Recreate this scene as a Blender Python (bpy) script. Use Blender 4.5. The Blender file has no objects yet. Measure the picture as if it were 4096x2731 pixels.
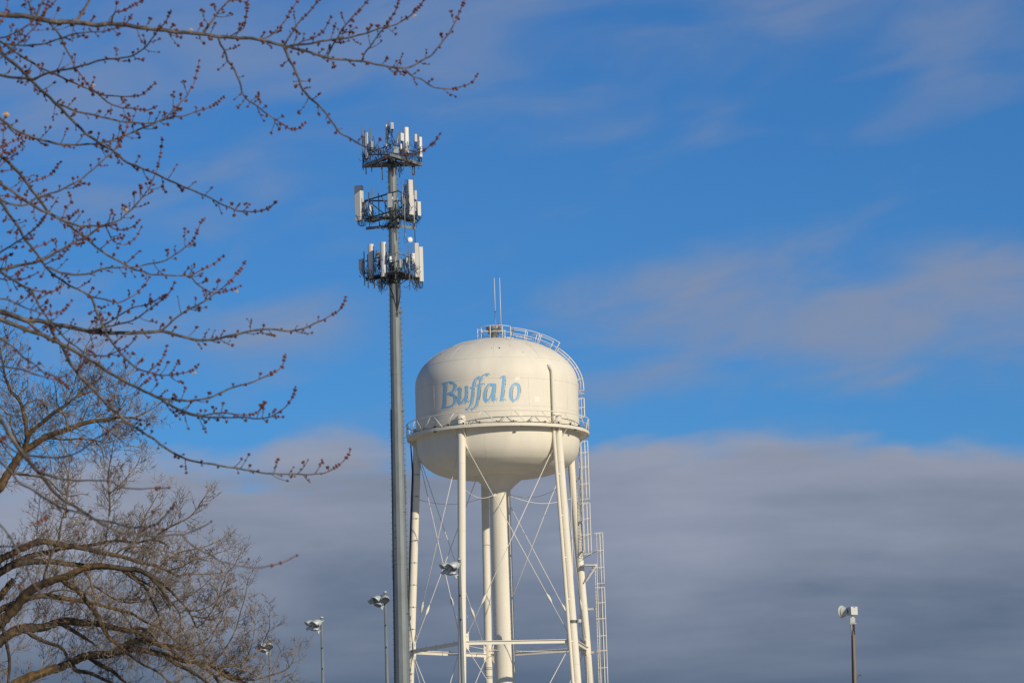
import bpy, math, random
from mathutils import Vector, Matrix
from mathutils.geometry import delaunay_2d_cdt

sc = bpy.context.scene
col = sc.collection
R = math.radians
rnd = random.Random(7)

# ---------------------------------------------------------------- camera
FPX = 14000.0                       # focal length in pixels of the 4096 px wide photograph
PITCH, ROLL = R(9.30), R(1.80)
CAM = Vector((0.0, 0.0, 1.6))
r0 = Vector((1, 0, 0)); u0 = Vector((0, -math.sin(PITCH), math.cos(PITCH))); FW = Vector((0, math.cos(PITCH), math.sin(PITCH)))
RT = r0 * math.cos(ROLL) - u0 * math.sin(ROLL)
UP = r0 * math.sin(ROLL) + u0 * math.cos(ROLL)
cd = bpy.data.cameras.new('camera'); cam = bpy.data.objects.new('camera', cd); col.objects.link(cam)
cam.matrix_world = Matrix((( RT.x, UP.x, -FW.x, CAM.x), (RT.y, UP.y, -FW.y, CAM.y), (RT.z, UP.z, -FW.z, CAM.z), (0, 0, 0, 1)))
cd.sensor_width = 36.0; cd.lens = FPX / 4096 * 36.0
cd.clip_start = 0.1; cd.clip_end = 9000
cd.dof.use_dof = True; cd.dof.focus_distance = 190.0; cd.dof.aperture_fstop = 24.0
sc.camera = cam

# ---------------------------------------------------------------- world, sun, exposure
SUN_AZ, SUN_EL = R(41.5), R(22.5)   # azimuth to the right of straight behind the camera
SUN = Vector((math.sin(SUN_AZ) * math.cos(SUN_EL), -math.cos(SUN_AZ) * math.cos(SUN_EL), math.sin(SUN_EL)))
sl = bpy.data.lights.new('sun', 'SUN'); sl.energy = 3.6; sl.angle = R(0.53); sl.color = (1.0, 0.89, 0.71)
so = bpy.data.objects.new('sun', sl); col.objects.link(so)
so.rotation_euler = SUN.to_track_quat('Z', 'Y').to_euler()
vs = sc.view_settings
sc.display_settings.display_device = 'sRGB'
vs.view_transform = 'Standard'; vs.look = 'None'; vs.exposure = 0.0; vs.gamma = 1.0; vs.use_curve_mapping = False

w = bpy.data.worlds.new('World'); sc.world = w; w.use_nodes = True
nt = w.node_tree; nt.nodes.clear()
def N(t, **k):
    n = nt.nodes.new(t)
    for a, b in k.items(): setattr(n, a, b)
    return n
def L(a, b): nt.links.new(a, b)
def M(op, a, b=None, c=None, clamp=False):
    n = N('ShaderNodeMath', operation=op); n.use_clamp = clamp
    for i, x in enumerate((a, b, c)):
        if x is None: continue
        if isinstance(x, (int, float)): n.inputs[i].default_value = x
        else: L(x, n.inputs[i])
    return n.outputs[0]
def smooth(x, lo, hi):
    n = N('ShaderNodeMapRange', interpolation_type='SMOOTHSTEP')
    L(x, n.inputs['Value'])
    n.inputs['From Min'].default_value = lo; n.inputs['From Max'].default_value = hi
    return n.outputs[0]
def mixc(f, a, b):
    n = N('ShaderNodeMix', data_type='RGBA')
    for i, x in ((0, f), (6, a), (7, b)):
        if isinstance(x, (int, float)): n.inputs[i].default_value = x
        elif isinstance(x, tuple): n.inputs[i].default_value = (*x, 1)
        else: L(x, n.inputs[i])
    return n.outputs[2]
out = N('ShaderNodeOutputWorld'); bg = N('ShaderNodeBackground'); L(bg.outputs[0], out.inputs[0])
sky = N('ShaderNodeTexSky'); sky.sky_type = 'NISHITA'; sky.sun_disc = False
sky.sun_elevation = SUN_EL; sky.sun_rotation = math.atan2(SUN.x, SUN.y)
sky.air_density = 1.0; sky.dust_density = 0.25; sky.ozone_density = 3.0; sky.altitude = 280
SKYK = 0.10
bg.inputs['Strength'].default_value = SKYK
tc = N('ShaderNodeTexCoord'); sp = N('ShaderNodeSeparateXYZ'); L(tc.outputs['Generated'], sp.inputs[0])
dx, dy, dz = sp.outputs
AZ = M('MULTIPLY', M('ARCTAN2', dx, dy), 180 / math.pi)      # degrees, 0 straight ahead, + to the right
EL = M('MULTIPLY', M('ARCSINE', dz), 180 / math.pi)
def noise(su, sv, scale, detail=6, rough=0.55, off=0.0, dist=0.0):
    cb = N('ShaderNodeCombineXYZ'); L(M('MULTIPLY', AZ, su), cb.inputs[0]); L(M('MULTIPLY', EL, sv), cb.inputs[1]); cb.inputs[2].default_value = off
    n = N('ShaderNodeTexNoise'); L(cb.outputs[0], n.inputs['Vector'])
    n.inputs['Scale'].default_value = scale; n.inputs['Detail'].default_value = detail; n.inputs['Roughness'].default_value = rough; n.inputs['Distortion'].default_value = dist
    return n.outputs['Fac']
# clouds: a stratus bank round the horizon and thin torn sheets above it, all by direction in the sky
def blob(a0, e0, sa, se, k=1.0, tilt=0.0):
    da = M('SUBTRACT', AZ, a0); x = M('DIVIDE', da, sa)
    y = M('DIVIDE', M('SUBTRACT', M('SUBTRACT', EL, e0), M('MULTIPLY', da, tilt)), se)
    return M('MULTIPLY', M('EXPONENT', M('MULTIPLY', M('ADD', M('MULTIPLY', x, x), M('MULTIPLY', y, y)), -1.0)), k)
EL2 = M('SUBTRACT', EL, M('MULTIPLY', AZ, 0.16))              # the sheets' streaks climb a little to the right
def noise2(su, sv, detail, rough, off, dist=0.0):
    cb = N('ShaderNodeCombineXYZ'); L(M('MULTIPLY', AZ, su), cb.inputs[0]); L(M('MULTIPLY', EL2, sv), cb.inputs[1]); cb.inputs[2].default_value = off
    n = N('ShaderNodeTexNoise'); L(cb.outputs[0], n.inputs['Vector']); n.inputs['Scale'].default_value = 1.0
    n.inputs['Detail'].default_value = detail; n.inputs['Roughness'].default_value = rough; n.inputs['Distortion'].default_value = dist
    return n.outputs['Fac']
n_edge = noise(0.28, 0.70, 1.0, 4, 0.5, 3.0)
n_fine = noise2(0.36, 1.05, 6, 0.48, 9.0, 0.5)
n_str = noise(0.16, 1.3, 1.0, 4, 0.45, 21.0, 0.4)
n_big = noise2(0.13, 0.42, 5, 0.5, 33.0)
n_lump = noise(0.20, 0.95, 1.0, 5, 0.48, 44.0, 0.25)
top = M('ADD', M('ADD', 7.55, M('MULTIPLY', M('SUBTRACT', n_edge, 0.5), 2.0)), M('MULTIPLY', M('SUBTRACT', n_fine, 0.5), 1.1))
depth = M('SUBTRACT', top, EL)                                # degrees below the bank's upper edge
bank = smooth(depth, -0.12, 0.50)
wisps = None
for b in (blob(5.0, 9.5, 3.6, 0.85, 1.25, .03), blob(7.8, 9.6, 2.4, 1.0, 1.2), blob(3.2, 10.2, 2.6, 0.5, .85, .12), blob(-1.2, 14.3, 3.8, 1.3, 1.1), blob(-4.6, 14.5, 3.0, 1.0, 1.1), blob(-7.2, 13.6, 2.4, 1.7, 1.05), blob(0.8, 13.4, 1.8, .6, .62), blob(5.2, 14.4, 2.8, 0.8, .85, .15), blob(7.8, 14.2, 2.4, 1.3, .85), blob(-3.9, 9.5, 2.0, 0.55, 1.0, .1), blob(-6.6, 9.6, 2.2, .7, .8), blob(-6.6, 11.6, 2.6, .6, .62), blob(-4.2, 12.1, 1.1, .5, .5), blob(3.0, 12.8, 2.2, .5, .48), blob(2.2, 8.6, 2.4, .42, .85, .1), blob(6.2, 8.5, 2.2, .4, .72)):
    wisps = b if wisps is None else M('MAXIMUM', wisps, b)
far = M('MULTIPLY', smooth(M('ABSOLUTE', AZ), 9.5, 16.0), M('MULTIPLY', smooth(n_big, 0.40, 0.66), 1.1))   # the same broken sheets all round the sky
wsum = M('MAXIMUM', wisps, far)
wmask = M('MULTIPLY', smooth(M('ADD', wsum, M('MULTIPLY', M('SUBTRACT', n_fine, 0.5), 2.4)), 0.02, 1.45), M('SUBTRACT', 0.86, M('MULTIPLY', smooth(EL, 10.0, 13.5), 0.34)))
wmask = M('MULTIPLY', wmask, smooth(EL, 75.0, 30.0))
K_ = 1.0 / SKYK
def lin(c): return tuple((((x / 255 + .055) / 1.055) ** 2.4 if x > 10.3 else x / 255 / 12.92) * K_ for x in c)
tn = N('ShaderNodeMix', data_type='RGBA'); tn.blend_type = 'MULTIPLY'; tn.inputs[0].default_value = 1.0
L(sky.outputs[0], tn.inputs[6]); tn.inputs[7].default_value = (0.25, 0.57, 0.91, 1)      # deep, clear winter blue
blue = tn.outputs[2]
low = smooth(depth, 0.2, 3.8)
shade = M('ADD', M('ADD', M('MULTIPLY', low, 0.82), 0.06), M('MULTIPLY', M('SUBTRACT', M('ADD', M('MULTIPLY', n_str, .35), M('MULTIPLY', n_lump, .65)), 0.5), 2.0), clamp=True)
cbank = mixc(shade, lin((148, 155, 173)), lin((92, 107, 130)))
cw_ = mixc(n_lump, lin((128, 142, 172)), lin((138, 147, 167)))
c1 = mixc(wmask, blue, cw_)
fin = mixc(M('MULTIPLY', bank, 0.97), c1, cbank)
L(fin, bg.inputs['Color'])

# ---------------------------------------------------------------- picking points
def ray(px, py):
    return FW + RT * ((px - 2048.0) / FPX) + UP * ((1365.5 - py) / FPX)
def P(px, py, depth):               # depth in metres along the optical axis
    return CAM + ray(px, py) * depth
def PY(px, py, Y):                  # point of the pixel's ray on the vertical plane y = Y
    d = ray(px, py); return CAM + d * ((Y - CAM.y) / d.y)
def proj(p):
    v = p - CAM; z = v.dot(FW)
    return 2048 + FPX * v.dot(RT) / z, 1365.5 - FPX * v.dot(UP) / z

# ---------------------------------------------------------------- materials
def mat(name, base, rough=0.5, metal=0.0, var=0.0, vscale=4.0, col2=None, bump=0.0, bscale=20.0, streak=0.0, emit=None, spec=0.5, coat=0.0):
    m = bpy.data.materials.new(name); m.use_nodes = True
    t = m.node_tree; b = t.nodes['Principled BSDF']
    b.inputs['Roughness'].default_value = rough; b.inputs['Metallic'].default_value = metal
    b.inputs['Specular IOR Level'].default_value = spec
    b.inputs['Base Color'].default_value = (*base, 1)
    tcn = t.nodes.new('ShaderNodeTexCoord')
    if var > 0 or col2:
        c2 = col2 or tuple(max(0, x * (1 - var)) for x in base)
        n = t.nodes.new('ShaderNodeTexNoise'); n.inputs['Scale'].default_value = vscale; n.inputs['Detail'].default_value = 8; n.inputs['Roughness'].default_value = 0.62
        src = tcn.outputs['Object']
        if streak:
            mp = t.nodes.new('ShaderNodeMapping'); mp.inputs['Scale'].default_value = (1, 1, streak); t.links.new(src, mp.inputs[0]); src = mp.outputs[0]
        t.links.new(src, n.inputs['Vector'])
        rp = t.nodes.new('ShaderNodeValToRGB'); rp.color_ramp.elements[0].position = 0.36; rp.color_ramp.elements[1].position = 0.66
        rp.color_ramp.elements[0].color = (*c2, 1); rp.color_ramp.elements[1].color = (*base, 1)
        t.links.new(n.outputs['Fac'], rp.inputs[0]); t.links.new(rp.outputs[0], b.inputs['Base Color'])
    if bump > 0:
        n = t.nodes.new('ShaderNodeTexNoise'); n.inputs['Scale'].default_value = bscale; n.inputs['Detail'].default_value = 6
        t.links.new(tcn.outputs['Object'], n.inputs['Vector'])
        bp = t.nodes.new('ShaderNodeBump'); bp.inputs['Strength'].default_value = bump; bp.inputs['Distance'].default_value = 0.02
        t.links.new(n.outputs['Fac'], bp.inputs['Height']); t.links.new(bp.outputs[0], b.inputs['Normal'])
    return m
CREAM = (0.82, 0.76, 0.615)
MT = dict(
    cream=mat('cream_paint', CREAM, 0.6, var=0.09, vscale=0.6, bump=0.06, bscale=1.2, streak=0.3, spec=0.25),
    cream_rail=mat('cream_rail_paint', (0.81, 0.76, 0.64), 0.45, var=0.06, vscale=3),
    weld=mat('weld_bead_paint', (0.70, 0.645, 0.53), 0.5, var=0.12, vscale=2),
    patch=mat('touch_up_paint', (0.85, 0.80, 0.68), 0.4, var=0.04, vscale=3),
    blue=mat('letter_paint', (0.185, 0.46, 0.74), 0.55, col2=(0.20, 0.48, 0.755), vscale=1.2),
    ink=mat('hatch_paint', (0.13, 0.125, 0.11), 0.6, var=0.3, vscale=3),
    rust=mat('rust', (0.19, 0.06, 0.035), 0.9, var=0.4, vscale=9),
    galv=mat('galvanised_steel', (0.215, 0.245, 0.245), 0.6, 0.12, var=0.25, vscale=1.6, streak=0.35),
    galvlight=mat('bright_galvanised_pipe', (0.29, 0.30, 0.30), 0.45, 0.35, var=0.15, vscale=5),
    galvdark=mat('weathered_steel', (0.085, 0.095, 0.10), 0.6, 0.3, var=0.3, vscale=3),
    vent=mat('vent_aluminium', (0.36, 0.375, 0.385), 0.5, 0.3, var=0.45, vscale=6),
    black=mat('black_cable', (0.018, 0.019, 0.022), 0.55),
    ant=mat('antenna_radome', (0.63, 0.62, 0.57), 0.45, var=0.06, vscale=3),
    antw=mat('antenna_white', (0.71, 0.70, 0.66), 0.42, var=0.05, vscale=3),
    antg=mat('antenna_grey', (0.30, 0.33, 0.34), 0.5, var=0.1, vscale=4),
    lamp=mat('lamp_housing', (0.52, 0.56, 0.545), 0.42, 0.15, var=0.08, vscale=4),
    lampin=mat('lamp_reflector', (0.32, 0.33, 0.335), 0.3, 0.6, var=0.15, vscale=5),
    glass=mat('lamp_glass', (0.25, 0.27, 0.28), 0.12, 0.0),
    siren=mat('siren_paint', (0.60, 0.60, 0.54), 0.45, var=0.08, vscale=4),
    wood=mat('weathered_pole_wood', (0.25, 0.20, 0.15), 0.85, col2=(0.15, 0.115, 0.085), vscale=6, bump=0.4, bscale=18, streak=0.12),
    red=mat('red_lens', (0.35, 0.03, 0.02), 0.25),
    grass=mat('winter_grass_pale_bounce', (0.50, 0.48, 0.44), 0.95, col2=(0.27, 0.23, 0.15), vscale=0.3, bump=0.3),  # unseen ground, colour paled to bounce more light up under the tank
    bud=mat('maple_bud', (0.17, 0.048, 0.021), 0.6, col2=(0.08, 0.023, 0.013), vscale=90, spec=0.25),
    leaf=mat('dry_leaf', (0.52, 0.36, 0.19), 0.8, var=0.2, vscale=60),
)
def attr_mat(name, c0, c1, rough, bscale, bump, c0b=None, lscale=1.0):           # colour runs from old bark to young twig by the 'young' attribute
    m = bpy.data.materials.new(name); m.use_nodes = True; t = m.node_tree; b = t.nodes['Principled BSDF']
    b.inputs['Roughness'].default_value = rough
    a = t.nodes.new('ShaderNodeAttribute'); a.attribute_name = 'young'
    tcn = t.nodes.new('ShaderNodeTexCoord'); n = t.nodes.new('ShaderNodeTexNoise'); n.inputs['Scale'].default_value = bscale; n.inputs['Detail'].default_value = 7
    t.links.new(tcn.outputs['Object'], n.inputs['Vector'])
    mx = t.nodes.new('ShaderNodeMix'); mx.data_type = 'RGBA'; mx.inputs[6].default_value = (*c0, 1); mx.inputs[7].default_value = (*c1, 1)
    t.links.new(a.outputs['Fac'], mx.inputs[0])
    if c0b:
        n2 = t.nodes.new('ShaderNodeTexNoise'); n2.inputs['Scale'].default_value = lscale; n2.inputs['Detail'].default_value = 5; t.links.new(tcn.outputs['Object'], n2.inputs['Vector'])
        r2 = t.nodes.new('ShaderNodeValToRGB'); r2.color_ramp.elements[0].position = 0.42; r2.color_ramp.elements[1].position = 0.60
        r2.color_ramp.elements[0].color = (*c0, 1); r2.color_ramp.elements[1].color = (*c0b, 1)
        t.links.new(n2.outputs['Fac'], r2.inputs[0]); t.links.new(r2.outputs[0], mx.inputs[6])
    mu = t.nodes.new('ShaderNodeMix'); mu.data_type = 'RGBA'; mu.blend_type = 'MULTIPLY'; mu.inputs[0].default_value = 1.0
    rp = t.nodes.new('ShaderNodeValToRGB'); rp.color_ramp.elements[0].position = 0.38; rp.color_ramp.elements[1].position = 0.62
    rp.color_ramp.elements[0].color = (0.38, 0.36, 0.35, 1); rp.color_ramp.elements[1].color = (1, 1, 1, 1)
    t.links.new(n.outputs['Fac'], rp.inputs[0]); t.links.new(mx.outputs[2], mu.inputs[6]); t.links.new(rp.outputs[0], mu.inputs[7])
    t.links.new(mu.outputs[2], b.inputs['Base Color'])
    bp = t.nodes.new('ShaderNodeBump'); bp.inputs['Strength'].default_value = bump; bp.inputs['Distance'].default_value = 0.02
    t.links.new(n.outputs['Fac'], bp.inputs['Height']); t.links.new(bp.outputs[0], b.inputs['Normal'])
    return m
MT['maple'] = attr_mat('maple_bark', (0.175, 0.15, 0.12), (0.27, 0.095, 0.072), 0.8, 45, 0.5, (0.085, 0.074, 0.062), 14)
MT['bark'] = attr_mat('cottonwood_bark', (0.085, 0.062, 0.040), (0.285, 0.22, 0.155), 0.9, 6.0, 1.0, (0.165, 0.10, 0.036), 0.7)

# ---------------------------------------------------------------- mesh building
class MB:
    def __init__(s): s.v = []; s.f = []; s.sm = []; s.y = []
    def add(s, v, f, smooth=False, young=0.0):
        o = len(s.v); s.v += v; s.f += [tuple(i + o for i in q) for q in f]; s.sm += [smooth] * len(f)
        s.y += young if isinstance(young, list) else [young] * len(v)
    def box(s, c, size, rot=None):
        hx, hy, hz = size[0] / 2, size[1] / 2, size[2] / 2; c = Vector(c)
        v = [Vector((x, y, z)) for x in (-hx, hx) for y in (-hy, hy) for z in (-hz, hz)]
        if rot is not None: v = [rot @ q for q in v]
        s.add([c + q for q in v], [(0, 1, 3, 2), (4, 6, 7, 5), (0, 4, 5, 1), (2, 3, 7, 6), (0, 2, 6, 4), (1, 5, 7, 3)])
        return s
    def beam(s, a, b, wx, wz, up=Vector((0, 0, 1))):      # rectangular bar from a to b
        a, b = Vector(a), Vector(b); t = (b - a).normalized(); x = t.cross(up)
        if x.length < 1e-4: x = t.cross(Vector((0, 1, 0)))
        x.normalize(); z = x.cross(t)
        v = []
        for p in (a, b):
            for sx, sz in ((-1, -1), (1, -1), (1, 1), (-1, 1)): v.append(p + x * (sx * wx / 2) + z * (sz * wz / 2))
        s.add(v, [(3, 2, 1, 0), (4, 5, 6, 7)] + [(i, (i + 1) % 4, 4 + (i + 1) % 4, 4 + i) for i in range(4)])
        return s
    def tube(s, pts, rad, n=8, cap=True, smooth=True, young=None, closed=False, rough=0.0, rg=None):
        pts = [Vector(p) for p in pts]; k = len(pts)
        if not isinstance(rad, (list, tuple)): rad = [rad] * k
        tan = []
        for i in range(k):
            if closed: d = pts[(i + 1) % k] - pts[i - 1]
            else: d = pts[min(i + 1, k - 1)] - pts[max(i - 1, 0)]
            tan.append(d.normalized() if d.length > 1e-9 else Vector((0, 0, 1)))
        ref = Vector((0, 0, 1)) if abs(tan[0].z) < 0.9 else Vector((1, 0, 0))
        x = (ref - tan[0] * ref.dot(tan[0])).normalized()
        v = []; yy = []; fur = [1.0] * n
        for i in range(k):
            if rough: fur = [min(1 + 1.8 * rough, max(1 - 1.8 * rough, q_ + rg.uniform(-rough, rough) * .8)) for q_ in fur]
            t = tan[i]; x = (x - t * x.dot(t)).normalized(); y = t.cross(x)
            for j in range(n):
                a = 2 * math.pi * j / n
                v.append(pts[i] + (x * math.cos(a) + y * math.sin(a)) * (rad[i] * fur[j]))
            if young is not None: yy += [young[i]] * n
        f = []
        for i in range(k if closed else k - 1):
            i2 = (i + 1) % k
            for j in range(n):
                f.append((i * n + j, i * n + (j + 1) % n, i2 * n + (j + 1) % n, i2 * n + j))
        o = len(s.v); s.add(v, f, smooth, yy if young is not None else 0.0)
        if cap and not closed:
            s.f += [tuple(o + j for j in reversed(range(n))), tuple(o + (k - 1) * n + j for j in range(n))]; s.sm += [False, False]
        return s
    def lathe(s, prof, n=32, mtx=None, smooth=True, arc=None, cap=False):   # profile (radius, z) turned about z
        v = []; m = n if arc is None else n + 1
        for r, z in prof:
            for j in range(m):
                a = (2 * math.pi * j / n) if arc is None else arc[0] + (arc[1] - arc[0]) * j / n
                v.append(Vector((r * math.cos(a), r * math.sin(a), z)))
        if mtx is not None: v = [mtx @ q for q in v]
        f = []
        for i in range(len(prof) - 1):
            for j in range(n):
                j2 = (j + 1) % m
                f.append((i * m + j, i * m + j2, (i + 1) * m + j2, (i + 1) * m + j))
        o = len(s.v); s.add(v, f, smooth)
        if cap and arc is None:
            s.f += [tuple(o + j for j in reversed(range(n))), tuple(o + (len(prof) - 1) * n + j for j in range(n))]; s.sm += [False, False]
        return s
    def prism(s, sec, c, z0, z1, yaw=0.0, lean=(0, 0)):    # section polygon (x, y) extruded in z
        k = len(sec); cy, sy = math.cos(yaw), math.sin(yaw); v = []
        for z, l in ((z0, 0), (z1, 1)):
            for x, y in sec: v.append(Vector((c[0] + x * cy - y * sy + lean[0] * l, c[1] + x * sy + y * cy + lean[1] * l, z)))
        s.add(v, [tuple(reversed(range(k))), tuple(range(k, 2 * k))] + [(i, (i + 1) % k, k + (i + 1) % k, k + i) for i in range(k)])
        return s
    def mesh(s, name, m, off=Vector((0, 0, 0)), young=False):
        me = bpy.data.meshes.new(name)
        me.from_pydata([tuple(q - off) for q in s.v], [], s.f)
        me.polygons.foreach_set('use_smooth', s.sm)
        if young:
            at = me.attributes.new('young', 'FLOAT', 'POINT'); at.data.foreach_set('value', s.y)
        me.materials.append(m); me.update()
        return me
ORG = {}
def obj(name, mb, m, parent=None, off=None, young=False):
    base = off if off is not None else (ORG.get(parent.name, Vector((0, 0, 0))) if parent else Vector((0, 0, 0)))
    o = bpy.data.objects.new(name, mb.mesh(name, MT[m] if isinstance(m, str) else m, base, young))
    col.objects.link(o)
    if parent: o.parent = parent
    ORG[o.name] = base
    return o
def inst(name, me, parent, loc, rot=None, scale=(1, 1, 1)):
    o = bpy.data.objects.new(name, me); col.objects.link(o); o.parent = parent
    o.location = Vector(loc) - ORG.get(parent.name, Vector((0, 0, 0)))
    if rot is not None: o.rotation_euler = rot
    o.scale = scale
    return o
def empty(name, loc, label, cat, group=None):
    o = bpy.data.objects.new(name, None); col.objects.link(o); o.location = loc; o.empty_display_size = 0.2
    tag(o, label, cat, group); ORG[o.name] = Vector(loc)
    return o
def tag(o, label, cat, group=None):
    o['label'] = label; o['category'] = cat
    if group: o['group'] = group
def catmull(pts, step):
    pts = [Vector(p) for p in pts]; o = []
    for i in range(len(pts) - 1):
        p0, p1, p2, p3 = pts[max(i - 1, 0)], pts[i], pts[i + 1], pts[min(i + 2, len(pts) - 1)]
        k = max(1, int((p2 - p1).length / step))
        for j in range(k):
            t = j / k
            o.append(0.5 * ((2 * p1) + (p2 - p0) * t + (2 * p0 - 5 * p1 + 4 * p2 - p3) * t * t + (3 * p1 - p0 - 3 * p2 + p3) * t ** 3))
    o.append(pts[-1]); return o

# ---------------------------------------------------------------- ground
g = MB(); K = 24
for i in range(K + 1):
    for j in range(K + 1): g.v.append(Vector((-3000 + 6000 * i / K, -2500 + 6000 * j / K, 0)))
g.y = [0.0] * len(g.v)
g.f = [(i * (K + 1) + j, (i + 1) * (K + 1) + j, (i + 1) * (K + 1) + j + 1, i * (K + 1) + j + 1) for i in range(K) for j in range(K)]; g.sm = [False] * len(g.f)
gr = obj('ground', g, 'grass'); gr['kind'] = 'structure'
# ================================================================ water tower
YT = 304.0
def tax(py): return 1986 + (py - 1548) * 0.0330
def zt(py): return PY(tax(py), py, YT).z
c0 = PY(1986, 1548, YT)
TX = c0.x; TW = Vector((TX, YT, 0))
RS = 7.15                                            # shell radius
ZS, ZD, ZST = zt(1545), zt(1752), zt(2585)            # spring line, deck underside, strut ring
HD, HB = 4.18, 3.85                                  # dome and bowl heights
def cy(a, r, z): a = R(a); return TW + Vector((math.sin(a) * r, -math.cos(a) * r, z))
def roofz(r): return ZS + HD * math.sqrt(max(0.0, 1 - (r / RS) ** 2))
tower = empty('water_tower', TW, 'cream five-legged municipal water tower with blue Buffalo lettering on its tank', 'water tower')
ident = Matrix.Translation(TW)
# tank
p = [(RS * math.sin(R(t)), ZS + HD * math.cos(R(t))) for t in [0.4] + [3 * i for i in range(1, 31)]]
roof = obj('tank_roof', MB().lathe(p, 128, ident), 'cream', tower)
p = [(RS, ZS), (RS, ZS - 1.1), (RS, ZS - 2.4), (RS, ZD - 0.25)]
shell = obj('tank_shell', MB().lathe(p, 128, ident), 'cream', tower)
ZB = ZD - 0.25
BOWL = catmull([Vector(q) for q in ((7.15, 0, 0), (7.13, .45, 0), (7.03, 1.05, 0), (6.80, 1.62, 0), (6.40, 2.12, 0), (6.0, 2.42, 0), (5.5, 2.70, 0), (5.0, 2.88, 0), (4.6, 2.98, 0), (4.0, 3.08, 0), (3.3, 3.14, 0), (2.4, 3.17, 0), (0.02, 3.18, 0))], 0.12)
p = [(q.x, ZB - q.y) for q in BOWL]
bowl = obj('tank_bowl', MB().lathe(p, 128, ident), 'cream', tower)
# riser with its flared cone
zr = ZB - 4.80
p = [(2.38, ZB - 3.12), (1.95, ZB - 3.46), (1.5, ZB - 3.84), (1.14, ZB - 4.16), (0.97, ZB - 4.36), (0.92, ZB - 4.55), (0.92, zr), (0.92, 0.0)]
riser = obj('riser_pipe', MB().lathe(p, 48, ident), 'cream', tower)
for z in [zr - 2.6 - 2.75 * i for i in range(12)]:
    if z > 0.5: obj('weld_seam', MB().tube([TW + Vector((0.905 * math.sin(2 * math.pi * i / 40), -0.905 * math.cos(2 * math.pi * i / 40), z)) for i in range(40)], 0.008, 4, closed=True), 'weld', riser)
# weld seams of tank plates
def ring(r, z, rad=0.011, n=128): return MB().tube([cy(360 * i / n, r, z) for i in range(n)], rad, 4, closed=True)
obj('weld_seam', ring(RS + 0.002, ZS - 0.35), 'weld', shell)
obj('weld_seam', ring(RS + 0.002, ZS - 2.75), 'weld', shell)
for rr in (0.62, 0.93): obj('weld_seam', ring(RS * rr + 0.003, roofz(RS * rr) + 0.003), 'weld', roof)
for k in range(10):
    a = -49 + 36 * k
    obj('weld_seam', MB().tube([cy(a, RS + 0.002, ZS - 0.35), cy(a, RS + 0.002, ZS - 2.75)], 0.010, 4), 'weld', shell)
    obj('weld_seam', MB().tube([cy(a + 23, RS + 0.002, ZS - 2.75), cy(a + 23, RS + 0.002, ZD + 0.1)], 0.010, 4), 'weld', shell)
    obj('weld_seam', MB().tube([cy(a + 12, RS * math.sin(R(t)) + 0.003, ZS + HD * math.cos(R(t)) + 0.002) for t in range(40, 70, 3)], 0.010, 4), 'weld', roof)
    obj('weld_seam', MB().tube([cy(a + 30, RS * math.sin(R(t)) + 0.003, ZS + HD * math.cos(R(t)) + 0.002) for t in range(6, 41, 3)], 0.014, 4), 'weld', roof)
    if k % 2 == 0: obj('weld_seam', MB().tube([cy(a + 40, q.x + 0.003, ZB - q.y - 0.002) for q in BOWL[2:46:2]], 0.010, 4), 'weld', bowl)
# touch-up paint and rust spots
def on_shell(px, py, r=RS):
    d = ray(px, py); o = CAM - TW; a = d.x ** 2 + d.y ** 2; b = 2 * (o.x * d.x + o.y * d.y); c = o.x ** 2 + o.y ** 2 - r * r
    t = (-b - math.sqrt(b * b - 4 * a * c)) / (2 * a); return CAM + d * t
def on_roof(px, py, e=0.004):
    d = ray(px, py); o = CAM - TW - Vector((0, 0, ZS)); S = Vector((1 / (RS + e), 1 / (RS + e), 1 / (HD + e)))
    D = Vector((d.x * S.x, d.y * S.y, d.z * S.z)); O = Vector((o.x * S.x, o.y * S.y, o.z * S.z))
    a = D.dot(D); b = 2 * O.dot(D); c = O.dot(O) - 1; q = b * b - 4 * a * c
    return CAM + d * ((-b - math.sqrt(max(q, 0))) / (2 * a))
for (x0, y0, x1, y1) in ((2062, 1509, 2078, 1518), (2139, 1585, 2158, 1607), (2059, 1510, 2067, 1523), (2116, 1603, 2122, 1607), (2080, 1653, 2088, 1668), (2102, 1697, 2112, 1705), (2117, 1660, 2124, 1672)):
    n = 3; v = []; rr = RS + 0.004
    for i in range(n + 1):
        for j in (0, 1):
            v.append(on_shell(x0 + (x1 - x0) * i / n + rnd.uniform(-.8, .8), (y0, y1)[j] + rnd.uniform(-.8, .8), rr) if y0 > 1520 else on_roof(x0 + (x1 - x0) * i / n, (y0, y1)[j]) if y0 < 1500 else on_shell(x0 + (x1 - x0) * i / n, (y0, y1)[j], rr))
    m = MB(); m.add(v, [(2 * i, 2 * i + 1, 2 * i + 3, 2 * i + 2) for i in range(n)]); obj('paint_patch', m, 'patch', shell)
for (x, y, s) in ((1998, 1391, 5.0), (1967, 1391, 2.2), (2092.5, 1407.5, 2.8), (2003, 1427, 1.4), (1835, 1404, 1.8), (2040, 1382, 1.8), (2059, 1406, 1.0), (1762, 1418, 2.2), (2089, 1369, 1.3)):
    k = 11; pp = [on_roof(x, y)]
    pp += [on_roof(x + s * rnd.uniform(.45, 1.15) * math.cos(2 * math.pi * i / k), y + s * 0.7 * rnd.uniform(.45, 1.15) * math.sin(2 * math.pi * i / k)) for i in range(k)]
    m = MB(); m.add(pp, [(0, 1 + (i + 1) % k, 1 + i) for i in range(k)]); obj('rust_spot', m, 'rust', roof)
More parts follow.
